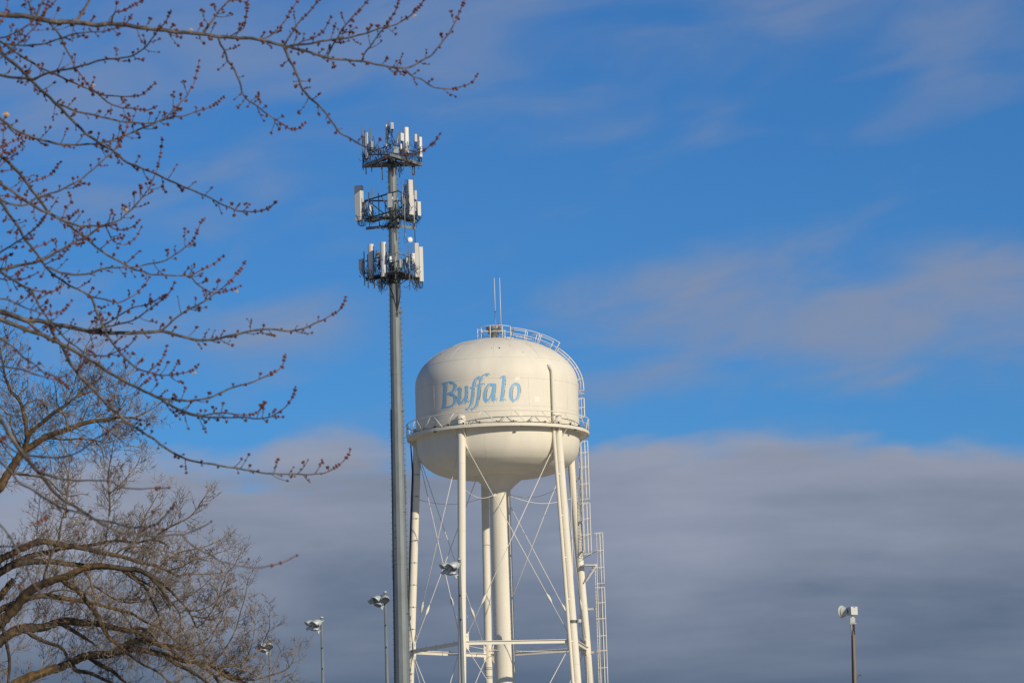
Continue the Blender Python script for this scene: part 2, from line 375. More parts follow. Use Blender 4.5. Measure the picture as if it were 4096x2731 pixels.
# ---- painted name on the tank: outlines traced on the shell, each letter a thin sheet of paint that follows the cylinder
LZ1 = lambda q: (1750 + q[0] / 8.711, 1480 + q[1] / 8.711)
LZ2 = lambda q: (1920 + q[0] / 8.711, 1480 + q[1] / 8.711)
ffa = [(980,1325),(1030,1335),(1080,1290),(1120,1200),(1145,1080),(1165,900),(1185,720),(1190,640),(1135,635),(1125,600),(1195,575),(1210,540),(1225,450),(1255,370),(1320,280),(1400,225),(1465,200),(1480,215),(1475,245),(1440,305),(1410,290),(1360,290),(1320,360),(1305,440),(1300,520),(1430,485),(1445,380),(1470,290),(1510,220),(1580,160),(1655,125)]
ffb = [(230,105),(290,95),(305,120),(300,150),(250,205),(235,175),(180,165),(120,200),(70,260),(40,340),(25,400),(22,460),(130,445),(133,485),(15,520)]
ffc = [(1490,600),(1475,750),(1450,900),(1430,1050),(1390,1180),(1330,1290),(1260,1360),(1170,1400),(1165,1360),(1170,1310),(1210,1325),(1260,1290),(1310,1200),(1345,1080),(1370,900),(1390,700),(1405,545),(1285,580),(1270,700),(1245,880),(1225,1040),(1190,1170),(1130,1280),(1060,1370),(985,1410)]
LETTERS = [
 ('B', LZ1, [(165,455),(215,450),(290,420),(380,385),(470,380),(540,400),(600,440),(635,510),(640,600),(615,670),(570,730),(520,790),(590,835),(635,900),(655,980),(655,1060),(625,1150),(570,1220),(500,1265),(400,1290),(280,1310),(150,1335),(140,1315),(180,1280),(195,1150),(205,1000),(212,850),(220,700),(218,560),(205,500),(170,475)],
   [[(300,795),(295,700),(300,600),(305,530),(325,470),(370,435),(430,428),(490,450),(535,490),(560,550),(555,610),(530,670),(490,720),(430,765),(360,790)],
    [(285,855),(350,840),(430,845),(490,870),(535,920),(560,990),(565,1060),(545,1140),(500,1200),(430,1235),(340,1255),(290,1255),(270,1210),(275,1050)]]),
 ('u', LZ1, [(640,670),(700,610),(750,580),(785,575),(805,600),(800,750),(795,900),(785,1040),(790,1085),(820,1095),(850,1070),(910,980),(945,900),(955,800),(957,650),(950,560),(985,545),(1030,545),(1032,650),(1028,850),(1025,1000),(1040,1050),(1085,1020),(1095,1035),(1050,1100),(990,1145),(950,1120),(945,1050),(930,1040),(860,1150),(800,1190),(740,1195),(710,1150),(708,1050),(715,900),(720,760),(725,690),(700,660),(655,695)], []),
 ('ff', LZ1, ffa + [(x + 1481, y) for x, y in ffb] + ffc, []),
 ('a', LZ2, [(525,460),(530,520),(525,650),(505,800),(490,900),(495,960),(530,985),(570,965),(575,980),(530,1040),(480,1080),(430,1085),(405,1050),(395,960),(385,925),(360,980),(310,1050),(250,1100),(180,1110),(135,1060),(112,980),(108,850),(130,730),(180,610),(240,520),(290,475),(350,458),(430,458)],
   [[(435,545),(420,640),(390,780),(350,900),(300,990),(260,1030),(225,1010),(205,930),(200,820),(215,720),(240,620),(280,545),(330,505),(380,510)]]),
 ('l', LZ2, [(680,290),(720,240),(770,200),(820,183),(855,190),(862,260),(860,420),(850,560),(830,700),(810,850),(795,990),(870,985),(885,1000),(840,1040),(770,1065),(710,1090),(697,1060),(705,950),(725,820),(745,650),(765,480),(780,300),(770,265),(740,265),(690,305)], []),
 ('o', LZ2, [(1250,430),(1310,440),(1350,490),(1380,570),(1393,670),(1380,790),(1350,900),(1300,1000),(1240,1060),(1180,1088),(1110,1080),(1060,1030),(1025,950),(1012,830),(1025,710),(1060,600),(1110,510),(1180,450)],
   [[(1215,485),(1270,515),(1300,590),(1310,700),(1305,810),(1280,910),(1240,990),(1180,1030),(1140,1000),(1110,920),(1100,820),(1108,720),(1125,620),(1155,530)]]),
]
def inpoly(x, y, pg):
    c = False; n = len(pg)
    for i in range(n):
        x1, y1 = pg[i]; x2, y2 = pg[i - 1]
        if (y1 > y) != (y2 > y) and x < (x2 - x1) * (y - y1) / (y2 - y1) + x1: c = not c
    return c
def soft(pg):
    return [(q.x, q.y) for q in catmull([Vector((*p_, 0)) for p_ in pg + [pg[0]]], 3.0)][:-1]
GL = []
for nm, T_, o_, hs_ in LETTERS:
    GL.append((nm, soft([T_(q) for q in o_]), [soft([T_(q) for q in h]) for h in hs_]))
def inside_any(x, y):
    return any(inpoly(x, y, o_) and not any(inpoly(x, y, h) for h in hs_) for _, o_, hs_ in GL)
for nm, o_, hs_ in GL:
    pts = list(o_); edges = [(i, (i + 1) % len(o_)) for i in range(len(o_))]
    for h in hs_:
        b = len(pts); pts += h; edges += [(b + i, b + (i + 1) % len(h)) for i in range(len(h))]
    xs = [q[0] for q in o_]; ys = [q[1] for q in o_]
    gx = min(xs)
    while gx < max(xs):                                # inner points so that the sheet bends with the shell
        gy = min(ys)
        while gy < max(ys):
            if inpoly(gx, gy, o_) and not any(inpoly(gx, gy, h) for h in hs_): pts.append((gx, gy))
            gy += 6
        gx += 6
    vv, ee, ff_, *_r = delaunay_2d_cdt([Vector(q) for q in pts], edges, [], 0, 1e-4)
    fs_ = []
    for t in ff_:
        cx_ = sum(vv[i].x for i in t) / len(t); cy_ = sum(vv[i].y for i in t) / len(t)
        if inpoly(cx_, cy_, o_) and not any(inpoly(cx_, cy_, h) for h in hs_): fs_.append(tuple(reversed(t)) if False else tuple(t))
    m = MB(); m.add([on_shell(q.x, q.y, RS + 0.016) for q in vv], fs_); obj('letter', m, 'blue', shell)
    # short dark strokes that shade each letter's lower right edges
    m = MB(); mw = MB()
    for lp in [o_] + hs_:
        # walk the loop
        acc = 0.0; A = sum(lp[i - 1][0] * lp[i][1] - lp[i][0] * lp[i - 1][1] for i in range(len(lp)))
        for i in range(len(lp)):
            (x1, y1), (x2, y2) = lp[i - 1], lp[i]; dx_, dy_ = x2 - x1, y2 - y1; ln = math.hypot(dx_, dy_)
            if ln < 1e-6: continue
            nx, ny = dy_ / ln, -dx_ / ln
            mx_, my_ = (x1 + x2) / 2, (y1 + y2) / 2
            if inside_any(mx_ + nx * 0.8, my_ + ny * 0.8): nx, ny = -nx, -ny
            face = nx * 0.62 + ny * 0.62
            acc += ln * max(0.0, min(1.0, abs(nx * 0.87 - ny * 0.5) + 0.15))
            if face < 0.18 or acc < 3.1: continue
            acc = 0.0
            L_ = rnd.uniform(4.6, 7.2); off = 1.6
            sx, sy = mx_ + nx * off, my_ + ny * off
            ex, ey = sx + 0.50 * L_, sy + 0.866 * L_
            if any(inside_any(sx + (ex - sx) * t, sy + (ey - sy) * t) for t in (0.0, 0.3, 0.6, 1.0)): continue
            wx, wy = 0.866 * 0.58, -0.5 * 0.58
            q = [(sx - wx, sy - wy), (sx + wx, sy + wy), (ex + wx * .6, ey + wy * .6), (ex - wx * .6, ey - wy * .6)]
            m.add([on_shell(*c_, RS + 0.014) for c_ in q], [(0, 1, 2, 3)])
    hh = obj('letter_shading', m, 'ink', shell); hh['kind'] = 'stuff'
for (x, y, s) in ((1912, 1594, 2.3), (1823, 1588, 2.0)):
    m = MB(); m.add([on_shell(x, y, RS + 0.018)] + [on_shell(x + s * rnd.uniform(.7, 1.1) * math.cos(i * math.pi / 5), y + s * rnd.uniform(.7, 1.1) * math.sin(i * math.pi / 5), RS + 0.018) for i in range(10)], [(0, 1 + (i + 1) % 10, 1 + i) for i in range(10)])
    obj('rust_spot', m, 'ink', shell)

# ---- legs
LEGA = [-25.5 + 72 * k for k in range(5)]
BAT = 0.0585
def legr(z): return 7.16 + max(0.0, (ZD - z)) * BAT
def legp(k, z): return cy(LEGA[k % 5], legr(z), z)
legs = []
for k in range(5):
    m = MB().tube([legp(k, 0.0), legp(k, ZST), legp(k, ZD - 1.0), legp(k, ZD + 1.15)], 0.345, 28)
    lg = obj('leg', m, 'cream', tower); legs.append(lg)
    t = legp(k, ZD + 1.15)
    for z in [ZD - 3.0 - 5.8 * i for i in range(7)]:
        if z > 1: obj('weld_seam', MB().tube([legp(k, z) + Vector((math.cos(2 * math.pi * i / 24), math.sin(2 * math.pi * i / 24), 0)) * 0.347 for i in range(24)], 0.009, 4, closed=True), 'weld', lg)
    obj('footing', MB().box(legp(k, 0.25), (1.3, 1.3, 0.5)), 'galv', lg)
# ---- strut rings and bracing
RINGS = [ZST, ZST - 17.0]
for zi, z in enumerate(RINGS):
    for k in range(5):
        a, b = legp(k, z), legp(k + 1, z); d = (b - a).normalized(); a2, b2 = a + d * 0.3, b - d * 0.3
        m = MB().beam(a2, b2, 0.36, 0.05); 
        m.beam(a2 + Vector((0, 0, -0.16)), b2 + Vector((0, 0, -0.16)), 0.09, 0.27)
        st = obj('strut', m, 'cream_rail', tower)
        if zi == 0:
            for q in (0.12, 0.3, 0.5, 0.68, 0.85):
                pp = a + (b - a) * q; obj('clip', MB().box(pp + Vector((0, 0, 0.07)), (0.06, 0.06, 0.14)), 'galvdark', st)
    # rods from riser to the legs
    for k in range(5):
        a = cy(LEGA[k], 0.9, z - 0.35); b = cy(LEGA[k], legr(z) - 0.3, z - 0.25)
        if (b - a).length > 1: obj('tie_rod', MB().tube([a + (b - a) * t / 8 - Vector((0, 0, 0.10 * math.sin(math.pi * t / 8))) for t in range(9)], 0.026, 6), 'cream_rail', tower)
ztop = zt(1995)
for k in range(5):
    a = cy(LEGA[k], 1.0, ztop + 0.3); b = cy(LEGA[k], legr(ztop) - 0.3, ztop + 0.25)
    obj('tie_rod', MB().tube([a + (b - a) * t / 10 - Vector((0, 0, 0.55 * math.sin(math.pi * t / 10))) for t in range(11)], 0.026, 6), 'cream_rail', tower)
    g2 = MB().box(cy(LEGA[k], 1.02, ztop + 0.3), (0.16, 0.16, 0.34)); obj('lug_plate', g2, 'cream_rail', tower)
    obj('lug_plate', MB().box(b, (0.14, 0.14, 0.2)), 'cream_rail', tower)
def brace(a, b, tb=0.80):
    d = (b - a); L_ = d.length; d.normalize(); q = a + d * (L_ * tb)
    m = MB().tube([a, b], 0.032, 8); br = obj('brace_rod', m, 'cream_rail', tower)
    m = MB().tube([q - d * 0.55, q - d * 0.42, q - d * 0.18, q + d * 0.18, q + d * 0.42, q + d * 0.55], [0.035, 0.05, 0.125, 0.125, 0.05, 0.035], 6); obj('turnbuckle', m, 'cream_rail', br)
    for e, s in ((a, 1), (b, -1)):
        obj('clevis', MB().tube([e, e + d * (s * 0.5)], [0.075, 0.045], 6), 'cream_rail', br)
zbt = zt(1815)
for k in range(5):
    for s in (1, -1):
        dirv = (legp(k + s, ZST) - legp(k, ZST)); dirv.z = 0; dirv.normalize()
        top = legp(k, zbt) + dirv * 0.36; bot = legp(k + s, ZST + 0.35) - dirv * 0.36
        brace(top, bot, 0.805)
        gp = MB().box(top + dirv * 0.05 + Vector((0, 0, 0.35)), (0.28, 0.05, 0.9), Matrix.Rotation(math.atan2(dirv.y, dirv.x), 3, 'Z')); obj('gusset_plate', gp, 'cream', tower)
        gp = MB().box(legp(k, ZST) + dirv * 0.42, (0.34, 0.06, 1.3), Matrix.Rotation(math.atan2(dirv.y, dirv.x), 3, 'Z')); obj('gusset_plate', gp, 'cream', tower)
        top = legp(k, ZST - 0.45) + dirv * 0.36; bot = legp(k + s, ZST - 16.6) - dirv * 0.36
        brace(top, bot, 0.9)
# ---- balcony
RB = 7.98; NB = 20
p = [(RS - 0.01, ZD + 0.04), (RB, ZD + 0.04), (RB, ZD + 0.075), (RS - 0.01, ZD + 0.075)]
deck = obj('balcony_deck', MB().lathe(p, 120, ident, smooth=False), 'cream', tower)
p = [(RB, ZD), (RB + 0.02, ZD), (RB + 0.02, ZD + 0.26), (RB, ZD + 0.26), (RB, ZD)]
obj('fascia', MB().lathe(p, 120, ident, smooth=False), 'cream', deck)
zrail = ZD + 0.26 + 1.05
rail = obj('balcony_rail', MB().tube([cy(360 * i / 120, RB + 0.03, zrail) for i in range(120)], 0.040, 8, closed=True), 'cream_rail', tower)
obj('mid_rail', MB().tube([cy(360 * i / 120, RB + 0.0, ZD + 0.80) for i in range(120)], 0.018, 6, closed=True), 'cream_rail', rail)
for k in range(NB):
    a0 = -8.3 + 18 * k
    for s in (-1, 1):
        obj('diagonal_bar', MB().tube([cy(a0 + s * 1.0, RB + 0.03, zrail), cy(a0 + s * 8.0, RB + 0.03, ZD + 0.26)], 0.032, 6), 'cream_rail', rail)
for k in range(34):
    a0 = -170 + 10.6 * k
    obj('cable_bracket', MB().box(cy(a0, RB - 0.09, ZD + 0.24), (0.13, 0.07, 0.46), Matrix.Rotation(R(a0), 3, 'Z')), 'galvdark', deck)
for zz, ph in ((0.40, 0.0), (0.30, 0.7)):
    pts = []
    for i in range(340):
        a = -170 + 10.6 * 33 * i / 339; q = ((a + 170) / 10.6) % 1
        pts.append(cy(a, RB - 0.13, ZD + zz - 0.09 * math.sin(math.pi * q) + 0.02 * math.sin(a * 0.7 + ph)))
    obj('balcony_cable', MB().tube(pts, 0.030, 5), 'black', deck)
for a in (-42, 57, 15): obj('flood_light', MB().box(cy(a, RB + 0.02, ZD - 0.07), (0.25, 0.16, 0.12), Matrix.Rotation(R(a), 3, 'Z')), 'galvdark', deck)
for k in range(5):
    for s in (-1, 1):
        a = LEGA[k] + s * 3.2
        obj('knee_bracket', MB().beam(cy(a, RS + 0.05, ZD - 0.75), cy(a, RB - 0.12, ZD + 0.0), 0.05, 0.09), 'cream', deck)
# ---- overflow pipe
a_o = 41.6
pp = on_shell(2206, 1474, RS + 0.2); zo = pp.z
lc = legp(1, ZD)
path = [cy(40.4, RS - 0.3, zo + 0.30), cy(40.6, RS + 0.02, zo + 0.20), cy(a_o, RS + 0.17, zo - 0.12), cy(a_o, RS + 0.185, zo - 0.6), cy(a_o, RS + 0.2, ZD + 0.4), legp(1, ZD - 0.6) + Vector((-0.38, -0.42, 0)), legp(1, 12.0) + Vector((-0.38, -0.42, 0)), legp(1, 0.6) + Vector((-0.38, -0.42, 0))]
obj('overflow_pipe', MB().tube(path, 0.15, 18), 'cream', tower)
for z in [ZD - 4 - 3.6 * i for i in range(10)]:
    if z > 1: obj('pipe_clamp', MB().box(legp(1, z) + Vector((-0.26, -0.26, 0)), (0.42, 0.3, 0.09), Matrix.Rotation(R(45), 3, 'Z')), 'cream', tower)
# ---- ladders with hoop cages
rung_me = MB().tube([Vector((-0.2, 0, 0)), Vector((0.2, 0, 0))], 0.014, 6).mesh('rung', MT['cream_rail'])
def ladder(f, nrm, z0, z1, hoops, cage_r=0.72, az=105.0, name='ladder', rail_r=0.036):
    """f(z) gives the ladder's centre line, nrm(z) the way it faces outwards"""
    t = Vector((math.cos(R(az)), math.sin(R(az)), 0))
    k = max(2, int((z1 - z0) / 0.35)); m = MB()
    zs = [z0 + (z1 - z0) * i / k for i in range(k + 1)]
    for s in (-1, 1): m.tube([f(z) + t * (0.2 * s) for z in zs], rail_r, 6)
    lo = obj(name, m, 'cream_rail', tower)
    nr = int((z1 - z0) / 0.3)
    for i in range(1, nr): inst('rung', rung_me, lo, f(z0 + 0.3 * i), (0, 0, R(az)))
    def hp(z, q): n_ = nrm(z); return f(z) + n_ * (0.05 + cage_r * 0.5 * (1 - math.cos(q))) + t * (0.36 * math.sin(q))
    for z in hoops:
        obj('cage_hoop', MB().tube([f(z) + t * 0.2] + [hp(z, R(35 + 290 * i / 12)) for i in range(13)] + [f(z) - t * 0.2], 0.028, 6), 'cream_rail', lo)
    for q in (75, 127, 180, 233, 285):
        run = [hoops[0]]
        for z in hoops[1:] + [None]:                   # the bars break where two hoops sit close together
            if z is None or z - run[-1] < 0.5:
                if len(run) > 1: obj('cage_bar', MB().tube([hp(run[0] + (run[-1] - run[0]) * i / 10, R(q)) for i in range(11)], 0.026, 6), 'cream_rail', lo)
                run = [z]
            else: run.append(z)
    return lo
AZL = 106.0
outw = lambda a: Vector((math.sin(R(a)), -math.cos(R(a)), 0))
# ladder up the shell and over the knuckle of the roof
def fs(z):
    if z <= ZS: return cy(AZL, RS + 0.2, z)
    q = min(1.0, (z - ZS) / HD); th = math.asin(q); return cy(AZL, RS * math.cos(th) + 0.2 * math.cos(th), ZS + HD * q + 0.2 * q)
def ns(z):
    if z <= ZS: return outw(AZL)
    q = min(1.0, (z - ZS) / HD); th = math.asin(q); v = outw(AZL) * (math.cos(th) / RS) + Vector((0, 0, q / HD)); return v.normalized()
zq = ZS + HD * math.sqrt(1 - 0.74 ** 2)
ladder(fs, ns, ZD + 0.1, zq, [ZD + 1.9, ZD + 2.75, ZD + 3.6, ZD + 4.0, ZD + 4.25, ZS + 0.6, ZS + 1.4, ZS + 2.1, zq], 0.62, AZL)
# ladder down leg to the rest platform
AZD = 112.5
ZP = zt(2257)
fl = lambda z: cy(AZD, 7.76, z)
nl = lambda z: outw(AZD)
ladder(fl, nl, ZP + 1.1, ZD + 0.05, [ZP + 1.0, ZP + 2.7, ZP + 4.1, ZP + 5.5, ZP + 5.85, ZP + 7.2, ZP + 8.7, ZP + 10.0, ZP + 11.0], 0.75, AZD)
fl2 = lambda z: cy(AZD - 1.0, 8.86, z)
ladder(fl2, nl, 0.2, ZP + 0.15, [ZP - 16.5, ZP - 15.0, ZP - 13.5, ZP - 12.0, ZP - 10.5, ZP - 9.0, ZP - 7.5, ZP - 6.2, ZP - 4.7, ZP - 3.3, ZP - 1.95, ZP - 1.6, ZP - 0.2, ZP + 1.3, ZP + 2.85], 0.72, AZD)
m = MB().box(cy(AZD, 8.28, ZP), (0.9, 1.25, 0.06), Matrix.Rotation(R(AZD), 3, 'Z'))
pl = obj('rest_platform', m, 'cream_rail', tower)
for s in (-1, 1):
    t = Vector((math.cos(R(AZD)), math.sin(R(AZD)), 0)) * (0.38 * s)
    obj('platform_strut', MB().beam(cy(AZD, 8.85, ZP - 0.05) + t, cy(AZD + 2.0, 8.0, ZP - 1.4) + t * 0.5, 0.09, 0.09), 'cream_rail', pl)
for z, rr in [(ZD - 3.4, 0.42), (ZD - 7.3, 0.42), (ZP + 1.2, 0.42), (ZP - 3.8, 1.42), (ZP - 7.6, 1.42), (ZP - 11.6, 1.42)]:
    a = legp(2, z); b = cy(AZD, 7.76 if rr < 1 else 8.86, z)
    obj('stand_off_bracket', MB().beam(a + (b - a).normalized() * 0.3, b, 0.08, 0.17), 'cream_rail', tower)
m = MB(); pts = [fl(ZD - 0.3 - (ZD - 0.3 - ZP - 0.6) * i / 24) + outw(AZD) * -0.06 + Vector((0.03 * math.sin(i * 1.7), 0, 0)) for i in range(25)]
pts += [fl2(ZP + 1.35) + outw(AZD) * 0.3, fl2(ZP + 1.3) + outw(AZD) * 0.45, fl2(ZP - 2) + outw(AZD) * 0.42] + [fl2(ZP - 2 - 2 * i) + outw(AZD) * (0.4 + 0.03 * (i % 2)) for i in range(1, 9)]
obj('ladder_cable', m.tube(catmull(pts, 0.6), 0.022, 6), 'black', tower)
# ---- cable bundle and bands on the left leg
kA = 4
for j in range(5):
    ph = R(-100 + 13 * j) 
    o1 = Vector((math.sin(ph) * 0.39, -math.cos(ph) * 0.39, 0))
    z1 = ZD - 1.0
    pts = [cy(LEGA[kA], RB - 0.35, ZD + 0.02) + o1 * 0.4, cy(LEGA[kA], RB - 0.45, ZD - 0.8) + o1 * 0.6] + [legp(kA, ZD - 2.6 - 2.2 * i) + o1 + Vector((rnd.uniform(-.02, .02), rnd.uniform(-.02, .02), 0)) for i in range(18)]
    obj('feed_cable', MB().tube(catmull(pts, 1.0), 0.028, 6), 'black', tower)
for i in range(19):
    z = ZD - 2.9 - 1.93 * i
    if z < 1: break
    pts = [legp(kA, z) + Vector((math.cos(2 * math.pi * j / 24), math.sin(2 * math.pi * j / 24), 0)) * 0.352 for j in range(24)]
    b = obj('clamp_band', MB().tube(pts, 0.018, 4, closed=True), 'galvlight', tower)
    obj('band_buckle', MB().box(legp(kA, z) + Vector((0.12, -0.36, 0)), (0.14, 0.05, 0.06)), 'galvdark', b)
# bands on the rear leg and cable box on the right leg
for z in (zt(2641), zt(2648), zt(2676), zt(2683)):
    obj('clamp_band', MB().tube([legp(3, z) + Vector((math.cos(2 * math.pi * j / 24), math.sin(2 * math.pi * j / 24), 0)) * 0.36 for j in range(24)], 0.025, 4, closed=True), 'galv', tower)
zb = zt(2520)
for dz in (0, .07, .14, .21): obj('clamp_band', MB().tube([legp(1, zb + dz) + Vector((math.cos(2 * math.pi * j / 24), math.sin(2 * math.pi * j / 24), 0)) * 0.365 for j in range(24)], 0.024, 4, closed=True), 'galvdark', tower)
ya = obj('radio_box', MB().box(legp(1, zb + 0.15) + Vector((0.62, -0.2, 0)), (0.24, 0.16, 0.26)), 'antw', tower)
m = MB().tube([legp(1, zb + 0.15) + Vector((0.3, -0.2, 0)), legp(1, zb + 0.15) + Vector((0.5, -0.2, 0))], 0.03, 6)
for sx in (-0.04, 0.07): m.tube([legp(1, zb + 0.15) + Vector((0.62 + sx, -0.1, -0.5)), legp(1, zb + 0.15) + Vector((0.62 + sx, -0.1, 0.5))], 0.014, 6)
obj('dipole_rods', m, 'galvdark', ya)
for kk, z in ((0, zt(2492)), (3, zt(2542)), (4, zt(2532))):
    for s in (-1, 1):
        b = legp(kk, z) + Vector((0.37 * s, -0.02, 0))
        obj('grab_handle', MB().tube([b, b + Vector((0.09 * s, 0, 0)), b + Vector((0.09 * s, 0, 0.16)), b + Vector((0, 0, 0.16))], 0.012, 5), 'cream_rail', tower)
# ---- roof vent, railing, walkway, antennas
za = ZS + HD
VX = TW + Vector((-0.10, 0, 0))
mv = Matrix.Translation(VX)
p = [(0.34, za - 0.1), (0.34, za + 0.42), (0.40, za + 0.44), (0.44, za + 0.50), (0.53, za + 0.53), (0.53, za + 0.70), (0.44, za + 0.72), (0.44, za + 0.78), (0.62, za + 0.86), (0.68, za + 0.90), (0.68, za + 1.08), (0.60, za + 1.12), (0.2, za + 1.18), (0.01, za + 1.19)]
vent = obj('roof_vent', MB().lathe(p, 36, mv), 'vent', tower)
RRg = 1.52
hr = 1.10
pts = [TW + Vector((math.sin(R(a)) * RRg, -math.cos(R(a)) * RRg, roofz(RRg) + hr)) for a in range(145, 427, 6)]
vr = obj('roof_guardrail', MB().tube(pts, 0.028, 6), 'cream_rail', tower)
obj('mid_rail', MB().tube([q - Vector((0, 0, 0.52)) for q in pts], 0.022, 6), 'cream_rail', vr)
for a in (145, 186, 227, 268, 309, 345, 386, 426):
    q = TW + Vector((math.sin(R(a)) * RRg, -math.cos(R(a)) * RRg, roofz(RRg)))
    obj('rail_post', MB().tube([q - Vector((0, 0, 0.05)), q + Vector((0, 0, hr + 0.02))], 0.038, 6), 'cream_rail', vr)
AZW = 100.0
tw_ = Vector((math.cos(R(AZW)), math.sin(R(AZW)), 0))
def rs(r, h, s):
    q = math.sqrt(1 - (r / RS) ** 2); n_ = (outw(AZW) * (r / RS / RS) + Vector((0, 0, q / HD))).normalized()
    return cy(AZW, r, ZS + HD * q) + n_ * h + tw_ * s
for s in (-0.40, 0.40):
    for (ra, rb_) in ((1.35, 3.62), (3.75, 5.15)) if s < 0 else ((1.5, 2.75), (3.5, 4.8)):
        n = 10; rr = [ra + (rb_ - ra) * i / n for i in range(n + 1)]
        wr = obj('walkway_rail', MB().tube([rs(x, 1.07, s) for x in rr], 0.030, 6), 'cream_rail', tower)
        obj('mid_rail', MB().tube([rs(x, 0.55, s) for x in rr], 0.024, 6), 'cream_rail', wr)
        for x in ((ra, (ra + rb_) / 2, rb_) if rb_ - ra > 1.6 else (ra, rb_)):
            obj('rail_post', MB().tube([rs(x, -0.03, s), rs(x, 1.09, s)], 0.036, 6), 'cream_rail', wr)
obj('rail_link', MB().tube([rs(3.62, 1.07, -0.4), rs(2.75, 0.72, 0.4)], 0.03, 6), 'cream_rail', tower)
m = MB(); rr = [1.2 + 4.0 * i / 12 for i in range(13)]
for i in range(12):
    m.add([rs(rr[i], 0.06, -0.36), rs(rr[i], 0.06, 0.36), rs(rr[i + 1], 0.06, 0.36), rs(rr[i + 1], 0.06, -0.36), rs(rr[i], 0.0, -0.36), rs(rr[i], 0.0, 0.36), rs(rr[i + 1], 0.0, 0.36), rs(rr[i + 1], 0.0, -0.36)], [(0, 1, 2, 3), (7, 6, 5, 4), (0, 3, 7, 4), (1, 5, 6, 2), (0, 4, 5, 1), (3, 2, 6, 7)])
obj('roof_walkway', m, 'cream', tower)
hb = [rs(2.0, 0.02, 0.9), rs(2.0, 0.62, 0.9), rs(3.4, 0.62, 0.9), rs(3.4, 0.02, 0.9)]
obj('hatch_guard', MB().tube(hb, 0.034, 6), 'cream_rail', tower)
m = MB().beam(rs(0.75, 0.1, 0.0), rs(1.6, 0.1, 0.0), 0.7, 0.2); obj('roof_hatch', m, 'cream', tower)
obj('junction_box', MB().box(rs(1.42, 0.82, -0.42), (0.24, 0.2, 0.2)), 'galv', tower)
obj('cable', MB().tube(catmull([rs(1.40, 0.8, -0.48), rs(1.42, 0.5, -0.5), rs(1.38, 0.25, -0.48), rs(1.45, 0.05, -0.46)], 0.1), 0.02, 5), 'black', tower)
def whip(px0, px1, ytop, D, zsplit):
    a = PY(px1, 1349, YT + D); a.z = za - 0.05
    b = PY(px0, ytop, YT + D); b.x = a.x
    m = MB().tube([a, a + Vector((0, 0, zsplit))], 0.040, 8); wh = obj('whip_antenna', m, 'galvlight', tower)
    obj('antenna_rod', MB().tube([a + Vector((0, 0, zsplit)), b], [0.036, 0.028], 8), 'antw', wh)
    obj('collar', MB().box(a + Vector((0, 0, zsplit)), (0.16, 0.1, 0.05)), 'galvdark', wh)
    for h in (0.5, 1.1): obj('standoff', MB().box(a + Vector((0, 0.08, h)), (0.1, 0.3, 0.05)), 'galvdark', wh)
whip(1977, 1984, 1112, -1.4, 2.3)
whip(2001, 2005.5, 1111, -0.75, 0.6)
bb = PY(1994.5, 1312, YT + 0.3)
bc = obj('beacon_mast', MB().tube([Vector((bb.x, bb.y, za - 0.02)), bb], 0.018, 6), 'galvdark', tower)
obj('beacon_lens', MB().lathe([(0.02, -0.02), (0.06, 0.0), (0.085, 0.08), (0.085, 0.17), (0.06, 0.24), (0.05, 0.32), (0.03, 0.42), (0.005, 0.43)], 14, Matrix.Translation(bb)), 'red', bc)
# ================================================================ cell tower
YM = 240.0
Z1 = lambda X, Y: (1400 + X / 6.533, 460 + Y / 6.533)
Z2 = lambda X, Y: (1400 + X / 6.533, 690 + Y / 6.533)
Z3 = lambda X, Y: (1400 + X / 4.239, 930 + Y / 4.239)
mtop = PY(*Z1(1098, 1160), YM); mbot = PY(1610.5, 2731, YM)
MX = (mtop.x * 0.45 + mbot.x * 0.55)
MW = Vector((MX, YM, 0))
mast = empty('cell_tower', MW, 'grey steel monopole cell tower carrying three tiers of white panel antennas', 'cell tower')
ZTOP = mtop.z + 0.35
def mrad(z): return 0.285 + (ZTOP - z) * 0.0062
def mlean(z):                                            # the pole leans a hair towards the camera's left with height
    return Vector((mbot.x + (mtop.x - mbot.x) * (z - mbot.z) / (mtop.z - mbot.z) - MX, 0, 0))
def axis(z): return MW + mlean(z) + Vector((0, 0, z))
SECT = [0.0, 12.5, 25.6, 38.8, ZTOP]
for i in range(4):
    z0, z1 = SECT[i], SECT[i + 1] + (0.9 if i < 3 else 0); ex = 0.012 * (3 - i)
    m = MB()
    n = 12; v = []
    for z in (z0, z1):
        for j in range(n):
            a = 2 * math.pi * (j + 0.25) / n; v.append(axis(z) + Vector((math.cos(a), math.sin(a), 0)) * ((mrad(z) + ex * 0 + (0.014 if z == z0 and i else 0)) / math.cos(math.pi / n)))
    m.add(v, [(j, (j + 1) % n, n + (j + 1) % n, n + j) for j in range(n)] + [tuple(range(n, 2 * n))])
    obj('pole_section', m, 'galv', mast)
# step pegs
peg = MB().tube([Vector((0, 0, 0)), Vector((0.17, 0, 0.0)), Vector((0.175, 0, 0.03))], 0.013, 5).mesh('step_peg', MT['galvdark'])
z = 11.0
while z < ZTOP - 0.6:
    for s in (1, -1):
        zz = z + (0.19 if s > 0 else 0); a = R(-20 if s > 0 else 200)
        inst('step_peg', peg, mast, axis(zz) + Vector((math.cos(a), math.sin(a), 0)) * (mrad(zz) - 0.01), (0, 0, a))
    z += 0.38
